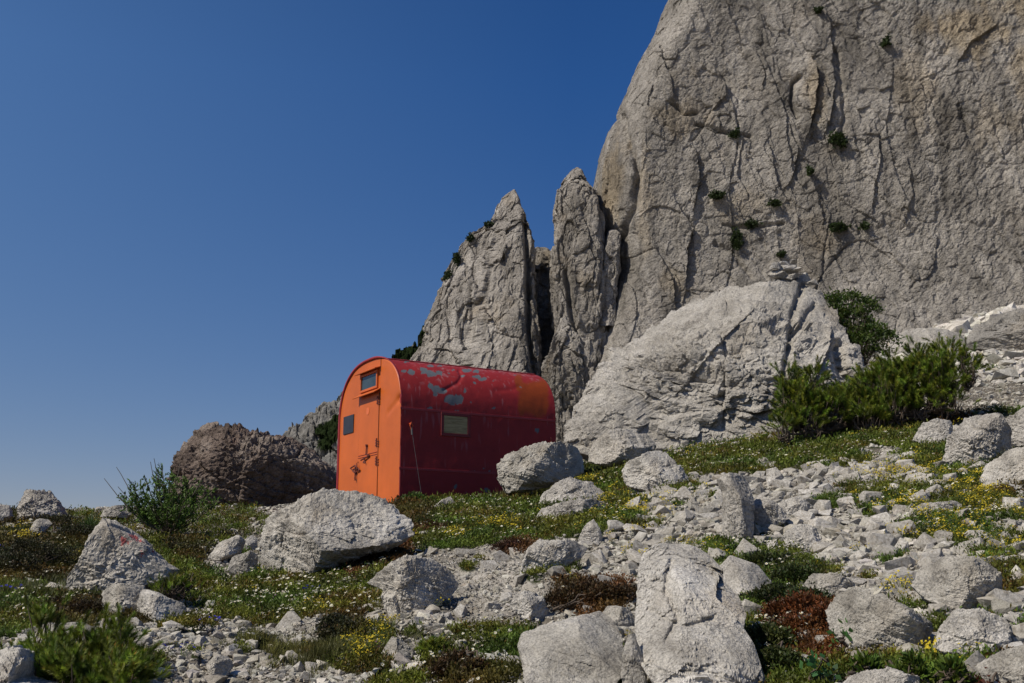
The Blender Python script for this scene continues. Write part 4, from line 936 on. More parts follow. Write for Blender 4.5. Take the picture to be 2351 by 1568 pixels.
# ------------------------------------------------------------------ plants
def rotmats(n, r, up=1.0, spin=True, tilt=.5):
    """n random frames whose z axis leans by about tilt from the vertical"""
    az = r.uniform(0, 2*math.pi, n); tl = np.abs(r.normal(0, tilt, n)); sp = r.uniform(0, 2*math.pi, n)
    z = np.stack([np.sin(tl)*np.cos(az), np.sin(tl)*np.sin(az), np.cos(tl)], -1)
    return frames(z, sp)
def frames(z, sp):
    z = z/np.linalg.norm(z, axis=1)[:, None]
    a = np.where(np.abs(z[:, 2:]) < .95, np.array([[0, 0, 1.]]), np.array([[1., 0, 0]])); x = np.cross(a, z); x /= np.linalg.norm(x, axis=1)[:, None]
    y = np.cross(z, x); c, s = np.cos(sp)[:, None], np.sin(sp)[:, None]
    return np.stack([x*c+y*s, -x*s+y*c, z], 1)          # rows are the axes
def scatter(tmpl, pos, fr_, sc, tint, jit=.15, r=rng):
    """merge copies of (V,F,C) templates; tmpl is a list; tint (n,3) multiplies template colour"""
    Vs, Fs, Cs = [], [], []; off = 0
    pick = r.integers(0, len(tmpl), len(pos))
    for k, (V, F, C) in enumerate(tmpl):
        m = np.nonzero(pick == k)[0]
        if not len(m): continue
        W_ = np.einsum('vi,nij->nvj', V, fr_[m])*(sc[m][:, None, None] if sc.ndim == 1 else sc[m][:, None, :]) + pos[m][:, None, :]
        Vs.append(W_.reshape(-1, 3)); nv = len(V)
        Fs.append((F[None]+(np.arange(len(m))*nv)[:, None, None]).reshape(-1, F.shape[1])+off); off += nv*len(m)
        Cs.append((C[None]*tint[m][:, None, :]).reshape(-1, 3))
    return np.concatenate(Vs), np.concatenate(Fs), np.concatenate(Cs)

def leaf_tuft(n, rad, ll, lw, r, up=.6, c=(1, 1, 1), cv=.3):
    """a tuft of small folded leaves (two triangles each)"""
    V = []; F = []; C = []
    for i in range(n):
        b = r.normal(0, rad*.5, 3); b[2] = abs(b[2])*.8
        d = r.normal(0, 1, 3); d[2] = abs(d[2])+up; d /= np.linalg.norm(d)
        s = np.cross(d, r.normal(0, 1, 3)); s /= np.linalg.norm(s); l = ll*r.uniform(.6, 1.3); w = lw*r.uniform(.7, 1.2)
        k = len(V); V += [b, b+d*l*.5+s*w, b+d*l, b+d*l*.5-s*w]; F += [(k, k+1, k+2), (k, k+2, k+3)]
        q = 1+r.uniform(-cv, cv); C += [np.array(c)*q*.75, np.array(c)*q, np.array(c)*q*1.15, np.array(c)*q]
    return np.array(V), np.array(F), np.array(C)
def grass_tuft(n, ll, w, r, spread=.5):
    V = []; F = []; C = []
    for i in range(n):
        a = r.uniform(0, 6.283); t = abs(r.normal(0, spread)); d = np.array([math.sin(t)*math.cos(a), math.sin(t)*math.sin(a), math.cos(t)])
        b = np.array([r.normal(0, .012), r.normal(0, .012), 0]); s = np.cross(d, (0, 0, 1.)); s /= np.linalg.norm(s)+1e-6; l = ll*r.uniform(.5, 1.2)
        m = b+d*l*.55; e = b+d*l+np.array([d[0], d[1], -.5])*l*.18; k = len(V)
        V += [b-s*w, b+s*w, m-s*w*.8, m+s*w*.8, e]; F += [(k, k+1, k+3), (k, k+3, k+2), (k+2, k+3, k+4)]
        q = r.uniform(.7, 1.3); C += [np.ones(3)*q]*5
    return np.array(V), np.array(F), np.array(C)
def needle_shoot(n, L_, nl, r, w=.0019):
    """one pine shoot: needles all round an axis of length L_, pointing forward"""
    V = []; F = []; C = []
    for i in range(n):
        t = r.uniform(0, 1)**.8; a = r.uniform(0, 6.283); o = R(r.uniform(45, 88))*(1-.55*t)
        b = np.array([0, 0, L_*t]); d = np.array([math.sin(o)*math.cos(a), math.sin(o)*math.sin(a), math.cos(o)])
        s = np.cross(d, (0, 0, 1.)); s /= np.linalg.norm(s)+1e-6; l = nl*r.uniform(.75, 1.1); k = len(V)
        V += [b-s*w, b+s*w, b+d*l]; F += [(k, k+1, k+2)]; q = r.uniform(.6, 1.35); C += [np.ones(3)*q*.7, np.ones(3)*q*.7, np.array([1.35, 1.2, 1.])*q]
    k = len(V); tb = np.array([2.6, 1.1, 2.6]) if r.uniform() < .5 else np.ones(3)
    V += [np.array(p_) for p_ in ((.004, 0, L_), (-.002, .0035, L_), (-.002, -.0035, L_), (0, 0, L_+.035))]; F += [(k, k+1, k+3), (k+1, k+2, k+3), (k+2, k, k+3)]; C += [tb]*4
    return np.array(V), np.array(F), np.array(C)
def tubes(lines, radii, n=5):
    V = []; F = []; off = 0
    for pts, rr_ in zip(lines, radii):
        pts = np.asarray(pts); t = np.gradient(pts, axis=0); t /= np.linalg.norm(t, axis=1)[:, None]+1e-9
        a = np.cross(t, [0.3, .2, .93]); a /= np.linalg.norm(a, axis=1)[:, None]+1e-9; b = np.cross(t, a)
        q = np.arange(n)*2*math.pi/n; rr2 = np.linspace(rr_[0], rr_[1], len(pts))[:, None, None]
        V.append((pts[:, None, :]+rr2*(np.cos(q)[None, :, None]*a[:, None, :]+np.sin(q)[None, :, None]*b[:, None, :])).reshape(-1, 3))
        I = np.arange(len(pts)*n).reshape(len(pts), n)+off
        F.append(np.stack([I[:-1], np.roll(I[:-1], -1, 1), np.roll(I[1:], -1, 1), I[1:]], -1).reshape(-1, 4)); off += len(pts)*n
    return np.concatenate(V), np.concatenate(F)
def in_blobs(ells, n, r, shell=.55):
    """points in a union of picture-sized ellipsoids (u,v,ru,rv,depth), denser near the skin; returns points and outward directions"""
    P_, D_ = [], []; ar = np.array([e[2]*e[3] for e in ells], float); ks = r.choice(len(ells), n, p=ar/ar.sum())
    for k in ks:
        u, v, ru, rv, d = ells[k]; s = d/FD
        q = r.normal(0, 1, 3); q /= np.linalg.norm(q); q[2] = q[2] if q[2] > -.4 else -q[2]
        rad = r.uniform(shell, 1)**.6; c = PT(u, v, d)
        P_.append(c+q*rad*np.array([ru*s, (ru+rv)*.5*s, rv*s])); D_.append(q)
    return np.array(P_), np.array(D_)
SH = [needle_shoot(130, .10, .050, np.random.default_rng(i)) for i in range(4)]
def pine(label, ells, n, base, seed, sc=1., name='dwarf_pine', candles=True, cover=1., group=None):
    r = np.random.default_rng(seed); P_, D_ = in_blobs(ells, n, r)
    bp = PT(*base); root = empty(name, tuple(bp)); tag(root, label, 'dwarf pine', group)
    far_ = r.uniform(0, 1, n) < .12; cl_ = fbm(P_, .35*sc, 2, seed+5); P_ = P_ + D_*np.where(far_, .12*sc, 0)[:, None] + np.array([0, 0, 1.])*(np.clip(cl_, -.4, .5)*.15*sc)[:, None]
    gz_ = gheight(P_[:, 0], P_[:, 1]); P_[:, 2] = np.maximum(P_[:, 2], gz_+.03)
    dirs = D_*np.array([.9, .9, .4]) + np.array([0, 0, .75]) + r.normal(0, .32, P_.shape); fr_ = frames(dirs, r.uniform(0, 6, n))
    tint = np.array([.14, .215, .028])*r.uniform(.35, 1.55, (n, 1))*np.stack([r.uniform(.85, 1.3, n), np.ones(n), r.uniform(.7, 1.2, n)], -1)
    V, F, C = scatter(SH, P_, fr_, sc*r.uniform(.8, 1.25, n), tint, r=r)
    link('needles', mesh_np('needles', V-bp, F, M_NEEDLE, False, {'tint': C}), parent=root)
    m = r.choice(n, min(n, int(n*.45)), replace=False); lines = []; rad = []
    cen = np.array([PT(e[0], e[1]+e[3]*.8, e[4]) for e in ells])
    for k in m:
        c = cen[np.argmin(((cen-P_[k])**2).sum(1))]; c = c+r.normal(0, .05, 3); t = np.linspace(0, 1, 6)[:, None]
        ln = c*(1-t)+P_[k]*t + np.array([0, 0, -.12])*np.sin(t*math.pi)*sc + .03*r.normal(0, 1, (6, 3))*np.sin(t*math.pi); lines.append(ln-bp); rad.append((.012*sc, .004*sc))
    for c in cen:
        t = np.linspace(0, 1, 7)[:, None]; lines.append(bp*(1-t)+c*t-bp + .04*r.normal(0, 1, (7, 3))*np.sin(t*math.pi)); rad.append((.03*sc, .014*sc))
    V, F = tubes(lines, rad); link('branches', mesh_np('branches', V, F, M_BARK, True), parent=root)
    if False:
        m = r.choice(n, int(n*.35), replace=False); tips = P_[m]+frames(dirs[m], np.zeros(len(m)))[:, 2]*(.12*sc)
        lines = [np.stack([p-bp, p-bp+dd*.025*sc, p-bp+dd*.05*sc]) for p, dd in zip(tips, frames(dirs[m], np.zeros(len(m)))[:, 2])]
        V, F = tubes(lines, [(.006*sc, .003*sc)]*len(lines), 5)
        link('shoot_tips', mesh_np('shoot_tips', V, F, M_TIP, True), parent=root)
    return root
M_TIP = flat_mat('pine_shoot_tip', (.20, .12, .045), .8)
pine('wide sprawling dwarf pine on the right, at the foot of the great slab',
     [(1830,930,46,46,17.2),(1812,890,22,30,17.2),(1806,980,24,20,16.8),(1890,948,70,38,17.2),(1960,932,70,36,17.4),(1870,880,30,26,17.4),(2030,900,72,42,17.4),(2100,880,66,40,17.4),(2060,862,56,26,17.6),(2170,815,30,22,17.6),(2110,822,26,18,17.6),(2130,855,46,34,17.4),(2180,850,40,34,17.3),(2185,890,34,30,17.2),(2050,935,56,26,17.2),(2120,930,56,26,17.2),(2185,922,26,20,17.1),(1995,962,46,22,17.1),(2225,850,22,22,17.2),(1930,908,50,18,17.6),(1850,970,50,22,17.),(2150,905,30,22,17.2)], 2300, (1960, 975, 17.4), 1, 1.2)
pine('dense dwarf pine in the bottom left corner of the picture',
     [(110,1530,56,30,7.0),(180,1510,60,34,7.0),(250,1530,60,30,7.0),(295,1550,36,26,6.9),(90,1565,50,36,6.8),(180,1570,80,40,6.7),(260,1575,70,36,6.7),(100,1460,26,34,7.2),(262,1465,26,30,7.1)], 700, (180, 1600, 6.8), 2, .8)
pine('small dwarf pine sprig growing from the front of the big boulder', [(735,1308,30,16,10.9),(765,1296,20,12,10.9),(705,1305,20,12,10.9)], 90, (735, 1325, 10.9), 3, .7, candles=False)
pine('low green pine tuft at the lower right of the red-marked boulder', [(395,1350,36,14,9.3),(430,1335,24,12,9.4),(372,1362,18,9,9.3)], 110, (395, 1365, 9.3), 4, .5, candles=False)
pine('small dark pine seedling low in the bottom centre', [(995,1525,16,26,7.0),(980,1545,18,14,7.0)], 50, (990, 1560, 7.0), 5, .5)

def leafy(label, ells, n, base, seed, col=(.05, .085, .015), ll=.035, lw=.010, tuft=14, name='green_bush', cat='bush', cv=.4, stems=.4, tr=.06, group=None, up=.5):
    r = np.random.default_rng(seed); T_ = [leaf_tuft(tuft, tr, ll, lw, np.random.default_rng(seed*10+i), up) for i in range(4)]
    P_, D_ = in_blobs(ells, n, r, .35); bp = PT(*base); root = empty(name, tuple(bp)); tag(root, label, cat, group)
    P_[:, 2] = np.maximum(P_[:, 2], gheight(P_[:, 0], P_[:, 1])+.01)
    fr_ = frames(D_+np.array([0, 0, .6]), r.uniform(0, 6, n)); tint = np.array(col)*r.uniform(1-cv, 1+cv, (n, 1))*np.stack([r.uniform(.8, 1.3, n), np.ones(n), np.ones(n)], -1)
    V, F, C = scatter(T_, P_, fr_, r.uniform(.7, 1.3, n), tint, r=r)
    link('leaves', mesh_np('leaves', V-bp, F, M_LEAF, False, {'tint': C}), parent=root)
    lines = []; rad = []
    for k in r.choice(n, max(3, int(n*stems)), replace=False):
        t = np.linspace(0, 1, 6)[:, None]; mid = (bp+P_[k])/2; c0 = bp+r.normal(0, .04, 3)
        lines.append(c0*(1-t)+P_[k]*t-bp+np.array([0, 0, .0])+.02*r.normal(0, 1, (6, 3))*np.sin(t*math.pi)); rad.append((.008, .002))
    V, F = tubes(lines, rad, 4); link('stems', mesh_np('stems', V, F, M_BARK, True), parent=root)
    return root
leafy('dark green leafy bush growing behind the right shoulder of the great slab',
      [(1915,735,30,30,22.5),(1960,745,40,40,22.5),(1950,700,44,24,22.6),(1990,720,26,34,22.5),(2000,780,44,34,22.3),(1975,800,40,30,22.2),(1935,770,30,30,22.4),(2030,790,28,26,22.2),(1905,700,20,22,22.6),(2012,820,30,18,22.2)], 620, (1965, 860, 22.3), 11, (.052, .085, .014), .07, .017, 12, tr=.13)
# the open willow bush on the left: long bare-ended branches with upright leaves
def willow(label, base, tips, seed):
    r = np.random.default_rng(seed); bp = PT(*base); root = empty('willow_bush', tuple(bp)); tag(root, label, 'bush')
    lines, rad, LP, LD = [], [], [], []
    for (u, v, dd, bare) in tips:
        e = PT(u, v, base[2]+dd); t = np.linspace(0, 1, 14)[:, None]
        side = np.array([e[0]-bp[0], e[1]-bp[1], 0]); ln = bp*(1-t)+e*t + side*.0 - np.array([0, 0, 1])*.10*np.sin(t*math.pi)*np.linalg.norm(side) + .012*np.cumsum(r.normal(0, 1, (14, 3)), 0)*.5*t
        lines.append(ln-bp); rad.append((.013, .0035))
        for j in range(int(32*np.linalg.norm(e-bp))):
            q = r.uniform(.22, 1-bare*.3); k = q*13; i = int(min(k, 12)); p = ln[i]*(1-(k-i))+ln[i+1]*(k-i); ax = ln[i+1]-ln[i]; ax /= np.linalg.norm(ax)
            d = ax+r.normal(0, .65, 3)+np.array([0, 0, .6]); d /= np.linalg.norm(d); tl = r.uniform(.04, .13); en = p+d*tl
            lines.append(np.stack([p, (p+en)/2, en])-bp); rad.append((.003, .0015))
            for w in range(5): LP.append(p+d*tl*(.4+.15*w)); LD.append(d+r.normal(0, .35, 3))
    V, F = tubes(lines, rad, 5); link('branches', mesh_np('branches', V, F, flat_mat('willow_bark', (.085, .07, .05), .8), True), parent=root)
    T_ = [leaf_tuft(2, .008, .046, .0095, np.random.default_rng(900+i), .9) for i in range(4)]
    LP = np.array(LP); n = len(LP); fr_ = frames(np.array(LD), r.uniform(0, 6, n)); tint = np.array([.085, .15, .025])*r.uniform(.55, 1.35, (n, 1))
    V, F, C = scatter(T_, LP, fr_, r.uniform(.7, 1.25, n), tint, r=r); link('leaves', mesh_np('leaves', V-bp, F, M_LEAF, False, {'tint': C}), parent=root)
willow('open willow bush with long bare twigs on the left, before the brown boulder', (385, 1225, 14.6),
       [(235,1100,.1,1),(262,1075,.2,1),(268,1120,-.1,.8),(290,1135,.3,.6),(300,1100,0,.3),(320,1105,.3,.3),(345,1055,.1,.9),(352,1060,-.2,.5),(330,1090,-.3,.4),(372,1075,.4,.2),(365,1110,-.4,.1),(392,1080,.1,.2),(405,1095,-.3,.1),(385,1120,.6,0),
        (425,1110,.2,.1),(440,1095,.3,.5),(470,1092,.1,.6),(486,1080,.2,.8),(475,1130,-.2,.1),(490,1120,.1,.2),(455,1140,.4,0),(500,1150,0,.1),(430,1130,-.5,0),(340,1140,-.5,.1),(310,1160,0,.1),(280,1150,-.2,.5),(400,1130,-.6,0),(350,1160,-.5,0),(465,1165,-.3,0),(420,1160,-.6,0),(380,1150,-.6,0),(445,1120,0,0),(410,1060,.3,.9)], 21)
leafy('fresh green herb clump at the corner of the red hut wall', [(950,1150,28,14,15.6),(975,1155,22,12,15.5),(940,1165,18,10,15.5),(985,1165,18,8,15.5)], 130, (955, 1182, 15.6), 12, (.07, .13, .02), .04, .008, 10, tr=.035, name='green_herb', cat='plant')
leafy('brownish heath bush in front of the hut corner', [(955,1190,34,18,14.8),(975,1195,28,15,14.7),(935,1195,22,12,14.8)], 170, (955, 1210, 14.8), 13, (.040, .038, .013), .022, .006, 16, tr=.05, name='heath_cushion', cat='heath')
CU_ = [('dark brown-green heath mound at the left picture edge', [(60,1275,70,36,11.6),(120,1285,60,30,11.5),(30,1300,60,30,11.4)], (.032, .034, .011), 420),
 ('brown-green heath mound near the left skyline rock', [(120,1205,40,18,14.5),(150,1200,30,14,14.6),(180,1225,50,18,13.8)], (.032, .034, .011), 260),
 ('brown heath patch below the red-marked boulder', [(200,1410,50,22,9.2),(150,1400,40,20,9.3),(120,1420,40,18,9.2)], (.042, .030, .012), 300),
 ('small round heath cushion right of the red-marked boulder', [(408,1265,26,16,11.8),(425,1272,18,12,11.7)], (.036, .036, .012), 130),
 ('red-brown heath mat beside the pale knobbly rock', [(1300,1385,46,22,8.4),(1350,1370,56,26,8.4),(1400,1375,56,26,8.4),(1445,1370,30,16,8.5),(1320,1355,30,14,8.6)], (.060, .036, .013), 520),
 ('rusty red heath cushion right of the huge pitted slab', [(1800,1420,40,30,7.2),(1850,1410,50,36,7.2),(1890,1430,36,30,7.2),(1840,1450,50,24,7.1)], (.105, .040, .012), 460),
 ('reddish heath patch on the gravel right of the hut corner', [(1180,1258,34,10,11.6),(1150,1262,24,8,11.6)], (.065, .032, .018), 110),
 ('dark olive heath bush on the gravel, bottom left of centre', [(770,1440,32,22,8.4),(800,1450,26,18,8.3),(765,1465,24,14,8.2)], (.030, .032, .010), 220),
 ('brown heath tuft at the bottom centre edge', [(1050,1530,40,20,7.2),(1090,1545,30,18,7.1),(1020,1545,26,14,7.1)], (.050, .032, .012), 200),
 ('dark juniper mound at the right picture edge', [(2325,1075,50,34,11.5),(2360,1060,40,34,11.5),(2290,1095,26,16,11.4)], (.030, .034, .011), 330),
 ('low brown heath below the dwarf pine on the right', [(1920,975,44,12,16.0),(1890,982,30,9,16.0),(1965,970,30,10,16.1)], (.045, .034, .013), 130),
 ('rusty heath strip on the rock right of the dwarf pine', [(2130,955,36,10,15.6),(2160,965,30,9,15.4),(2200,970,20,8,15.4)], (.060, .034, .012), 120),
 ('brown heath fringe under the front of the big boulder', [(840,1285,50,14,10.9),(890,1270,40,12,11.1),(790,1305,36,10,10.7)], (.058, .036, .013), 240),
 ('red heath in the bottom right corner', [(2310,1570,44,18,6.2),(2350,1560,40,18,6.2)], (.095, .030, .018), 160),
 ('green cushion with orange buds above the rusty heath', [(1760,1300,60,20,8.2),(1700,1275,40,12,8.6),(1830,1330,50,20,8.0)], (.042, .060, .014), 420),
 ('green cushion plant left of the rusty heath', [(1760,1480,50,34,6.9),(1730,1520,30,24,6.8),(1790,1530,44,26,6.7)], (.045, .060, .014), 420),
 ('dark green cushion under the angular rock on the right slope', [(1780,1375,50,22,7.8),(1850,1380,50,18,7.7),(1720,1390,26,12,7.9)], (.036, .052, .014), 380)]
for i, (lab, el, colr, n) in enumerate(CU_):
    b = el[0]; leafy(lab, [(a, b_, ru, rv, hit(a, b_+rv*.8)) for a, b_, ru, rv, d_ in el], n, (b[0], b[1]+b[3], hit(b[0], b[1]+b[3])), 40+i, colr, .019, .0055, 22, 'heath_cushion', 'heath', .5, .12, .038, group='heath cushions on the slope')
leafy('broad-leaved green plant at the bottom, right of the rusty heath', [(1940,1480,14,16,hit(1940,1500)-.1),(1950,1460,10,10,hit(1940,1500)-.1)], 14, (1940, 1500, hit(1940,1500)-.1), 70, (.05, .13, .03), .035, .015, 5, name='broad_leaved_plant', cat='plant', cv=.2)
leafy('pair of round green leaves under the flower cushion, bottom right', [(1880,1535,14,10,hit(1885,1570)-.1),(1895,1560,14,10,hit(1885,1570)-.1)], 12, (1885, 1560, hit(1885,1570)-.1), 71, (.04, .12, .035), .035, .017, 4, name='broad_leaved_plant', cat='plant', cv=.2)
for i, (u, v, h_, lab) in enumerate([(1990,1540,34,'first of three tall leafy stems along the bottom right edge'),(2100,1545,44,'second of three tall leafy stems along the bottom right edge, tallest'),(2185,1550,30,'rightmost of three tall leafy stems along the bottom right edge'),(2060,1560,22,'short leafy shoots between the tall stems at the bottom right')]):
    dh_ = hit(u, 1585)
    leafy(lab, [(u, v, 20, h_*.8, dh_), (u+16, v+14, 16, h_*.6, dh_)], 80, (u, v+h_, dh_), 80+i, (.07, .115, .014), .035, .006, 7, name='leafy_stem', cat='plant', tr=.015, up=1.6, stems=.7)
# grass tufts that stand out
def grass(label, u, v, d, n, ll, w, col, seed, spread=.5, blob=(0., 0.), group=None):
    r = np.random.default_rng(seed); c = PT(u, v, d); T_ = [grass_tuft(16, ll, w, np.random.default_rng(seed+i), spread) for i in range(3)]
    px = c[0]+r.normal(0, 1, n)*blob[0]; pyy = c[1]+r.normal(0, 1, n)*blob[1]; pz = gheight(px, pyy)
    P_ = np.stack([px, pyy, pz], -1); V, F, C = scatter(T_, P_, rotmats(n, r, tilt=.15), r.uniform(.7, 1.2, n), np.array(col)*r.uniform(.7, 1.3, (n, 1)), r=r)
    o = link('grass_tuft', mesh_np('grass_tuft', V-c, F, M_LEAF, False, {'tint': C}), tuple(c)); tag(o, label, 'grass', group); return o
grass('spiky grass tuft alone on the left skyline', 212, 1168, 15.2, 22, .30, .004, (.06, .10, .03), 301, .75, (.04, .04))
grass('dry yellowish grass cushion in the bottom left rubble', 770, 1508, hit(770, 1508), 260, .10, .0018, (.10, .10, .03), 302, .6, (.20, .14))
grass('small yellowish grass patch left of the dry cushion', 668, 1500, hit(668, 1500), 70, .07, .0018, (.11, .10, .03), 303, .6, (.10, .08))
grass('flat yellow-green grass patch at the lower left of the gravel', 600, 1478, hit(600, 1478), 80, .07, .0018, (.10, .10, .03), 304, .6, (.14, .08))
grass('long green grass below the boulder at the right end of the hut', 1190, 1142, hit(1190, 1142), 240, .17, .0028, (.06, .085, .02), 305, .5, (.45, .25))
grass('pale fine grass on the bank left of the red-marked boulder', 120, 1370, hit(120, 1370), 300, .12, .0022, (.09, .10, .035), 306, .5, (.4, .35))
grass('grass fringe between the great slab and the meadow', 1600, 1040, hit(1600, 1045), 120, .16, .003, (.08, .09, .03), 307, .5, (.8, .2))

# ledge plants on the cliffs and towers
LS = [('largest dark shrub on the cliff, right of its centre', 1921,326,16,16),('shrub clinging to the upper right of the cliff', 2028,106,9,8),('long flat shrub on the cliff ledge below centre', 1922,525,20,9),('dark shrub tuft hanging under the cliff ledge', 1690,555,12,22),
 ('rounded shrub on the cliff left of centre', 1646,455,16,7),('small shrub beside the flake on the cliff', 1686,312,7,9),('light green tuft in the middle of the cliff', 1855,400,6,6),('shrub line on the cliff, upper part', 1722,520,18,7),('shrub line on the cliff, lower part', 1775,472,14,6),
 ('little shrub above the cairn against the cliff', 1795,585,10,5),('small shrub right of the long ledge', 1988,522,7,9),('tiny tuft high on the left of the cliff', 1880,30,8,5)]
for i, (lab, u, v, ru, rv) in enumerate(LS):
    p = on_cliff(u, v); r = np.random.default_rng(500+i); n = int(16+ru*rv*.5); s = p[1]/FD
    T_ = [leaf_tuft(14, .30, .42, .15, np.random.default_rng(600+i), .2)]
    q = r.normal(0, .5, (n, 3))*np.array([ru*s, 1.2, rv*s]) + p - np.array([0, .6, 0])
    V, F, C = scatter(T_, q, rotmats(n, r, tilt=.8), r.uniform(.7, 1.3, n), np.array([.030, .048, .012])*r.uniform(.6, 1.4, (n, 1)), r=r)
    tag(link('ledge_shrub', mesh_np('ledge_shrub', V-p, F, M_LEAF, False, {'tint': C}), tuple(p)), lab, 'shrub', 'shrubs on the cliff ledges')
for i, (lab, u, v, ru, rv) in enumerate([('dark shrub on the top left shoulder of the left rock pinnacle', 1116,514,12,7),('shrub on the left edge of the left rock pinnacle, second from the top', 1076,546,8,9),('long dark shrub down the left edge of the left pinnacle', 1043,592,8,18),('lowest dark shrub on the left edge of the left pinnacle', 1024,632,9,11)]):
    p = PT(u+5, v+4, 231.); r = np.random.default_rng(550+i); n = int(20+ru*rv*.6); s = .07
    q = r.normal(0, .5, (n, 3))*np.array([ru*s, 1.5, rv*s]) + p
    V, F, C = scatter([leaf_tuft(14, .30, .42, .15, np.random.default_rng(600+i), .2)], q, rotmats(n, r, tilt=.8), r.uniform(.7, 1.3, n), np.array([.026, .042, .012])*r.uniform(.6, 1.4, (n, 1)), r=r)
    tag(link('ledge_shrub', mesh_np('ledge_shrub', V-p, F, M_LEAF, False, {'tint': C}), tuple(p)), lab, 'shrub', 'shrubs on the pinnacle edge')

# ------------------------------------------------------------------ loose stones
def stone(seed, sub, flat=.7, cuts=9, noise_=.05):
    """broken stone: the hull of a dozen random corners, cut finer and roughened"""
    import bmesh
    r = np.random.default_rng(seed); n = r.integers(9, 14); p = r.normal(0, 1, (n, 3)); p /= np.linalg.norm(p, axis=1)[:, None]
    p = np.sign(p)*np.abs(p)**.8; p *= np.array([r.uniform(.85, 1.3), r.uniform(.7, 1.1), flat*r.uniform(.8, 1.2)])*r.uniform(.8, 1.1, (n, 1))
    bm = bmesh.new(); vs = [bm.verts.new(q) for q in p]; res = bmesh.ops.convex_hull(bm, input=vs)
    bmesh.ops.delete(bm, geom=[g for g in bm.verts if not g.link_faces], context='VERTS')
    if sub > 1:
        e = [x_ for x_ in bm.edges]; bmesh.ops.bevel(bm, geom=e, offset=.022, segments=1, affect='EDGES', clamp_overlap=True)
    for k in range(max(0, sub-1)): bmesh.ops.triangulate(bm, faces=bm.faces[:]); bmesh.ops.subdivide_edges(bm, edges=[e_ for e_ in bm.edges if e_.calc_length() > .16], cuts=1, use_grid_fill=False)
    bmesh.ops.triangulate(bm, faces=bm.faces[:]); bmesh.ops.recalc_face_normals(bm, faces=bm.faces[:])
    bm.verts.index_update(); Q = np.array([v_.co[:] for v_ in bm.verts]); F = np.array([[v_.index for v_ in f_.verts] for f_ in bm.faces]); bm.free(); cuts = 0
    for k in range(cuts):
        n = r.normal(0, 1, 3); n /= np.linalg.norm(n); s = (Q*n).sum(1); lim = s.max()*r.uniform(.5, .85); Q = Q-np.maximum(s-lim, 0)[:, None]*n
    if noise_:
        nr_ = Q/np.linalg.norm(Q, axis=1)[:, None]; f, e = facet(Q+seed*3.1, .6, seed); f2, e2_ = facet(Q+seed*3.1, .25, seed+1)
        Q = Q+nr_*(noise_*(1.2*f-.5*np.exp(-e*8))+noise_*.45*f2+noise_*.6*fbm(Q+seed, .5, 4, seed))[:, None]
    return Q/np.abs(Q[:, :2]).max(), F
boulder_boxes = [(l[1], l[2], l[3], l[4]) for l in LAND]
def free(u, v, m=.8):
    ok = np.ones(len(u), bool)
    for (a, b, ra, rb) in boulder_boxes: ok &= ((u-a)/(ra*m))**2+((v-b)/(rb*m))**2 > 1
    return ok
def polar(n, r0, r1, a0, a1, r=rng, pw=1.0):
    t = r.uniform(R(a0), R(a1), n); q = r0*np.power(r1/r0, r.uniform(0, 1, n)**pw); return q*np.sin(t), q*np.cos(t)
# medium stones: three hundred single things, copies of shared shapes
SM = []
for i in range(26):
    Q, F = stone(1000+i, 5, rng.uniform(.45, .85), 14, .018); SM.append(mesh_np('loose_rock', Q, F, [M_ROCK_S], False, {'tint': np.full((len(Q), 3), rng.uniform(.82, 1.08))}))
x, y = polar(60000, 5.6, 26, -27, 29)
am, kd = veg_at(x, y); u, v = proj(np.stack([x, y, gheight(x, y)], -1))
dens = (1-am)*.9+.08; dens *= np.where((u > 1500) & (v < 1300), 1.6, .7)*np.where((u < 1000) & (v < 1400), .6, 1.)
ok = (rng.uniform(0, 1, len(x)) < dens) & (u > -20) & (u < 2370) & (v < 1575) & free(u, v, .9) & (np.hypot(x-HC[0], y-HC[1]) > 2.1)
x, y, u, v = x[ok], y[ok], u[ok], v[ok]
S_ = .023*np.exp(np.abs(rng.normal(0, .55, len(x))))*np.where((u > 1450), 1.5, .9)*np.clip(y/9, .75, 1.35); S_ = np.minimum(S_, .12)
order = np.argsort(-(S_/y)); keep = []
grid = {}
for k in order:                       # spaced so that they do not sink into one another
    g = False
    for j in keep:
        if (x[j]-x[k])**2+(y[j]-y[k])**2 < (.75*(S_[j]+S_[k]))**2: g = True; break
    if not g: keep.append(k)
    if len(keep) >= 300: break
big = keep
names = {}
LM = [l for l in LAND if l[5]]
rocks = []
for k in big:
    o = bpy.data.objects.new('loose_rock', SM[rng.integers(0, len(SM))]); COL.objects.link(o)
    s = S_[k]; z = gheight(x[k:k+1], y[k:k+1])[0]; o.location = (x[k], y[k], z+s*.18)
    o.scale = (s*1.1, s*rng.uniform(.7, 1.05), s*rng.uniform(.8, 1.25)); o.rotation_euler = (rng.normal(0, .25), rng.normal(0, .25), rng.uniform(0, 6.28))
    best = min(LM, key=lambda l: math.hypot((l[1]-u[k])/(l[3]+40), (l[2]-v[k])/(l[4]+25)))
    du, dv = (u[k]-best[1]), (v[k]-best[2])
    side = ('left of' if du < 0 else 'right of') if abs(du)/(best[3]+30) > abs(dv)/(best[4]+20) else ('above' if dv < 0 else 'below')
    rocks.append((o, best[0], side, math.hypot(du, dv), s/y[k]))
ORD = ['nearest', 'second', 'third', 'fourth', 'fifth', 'sixth', 'seventh', 'eighth', 'ninth', 'tenth'] + ['%dth' % i for i in range(11, 80)]
by = {}
for t_ in rocks: by.setdefault((t_[1], t_[2]), []).append(t_)
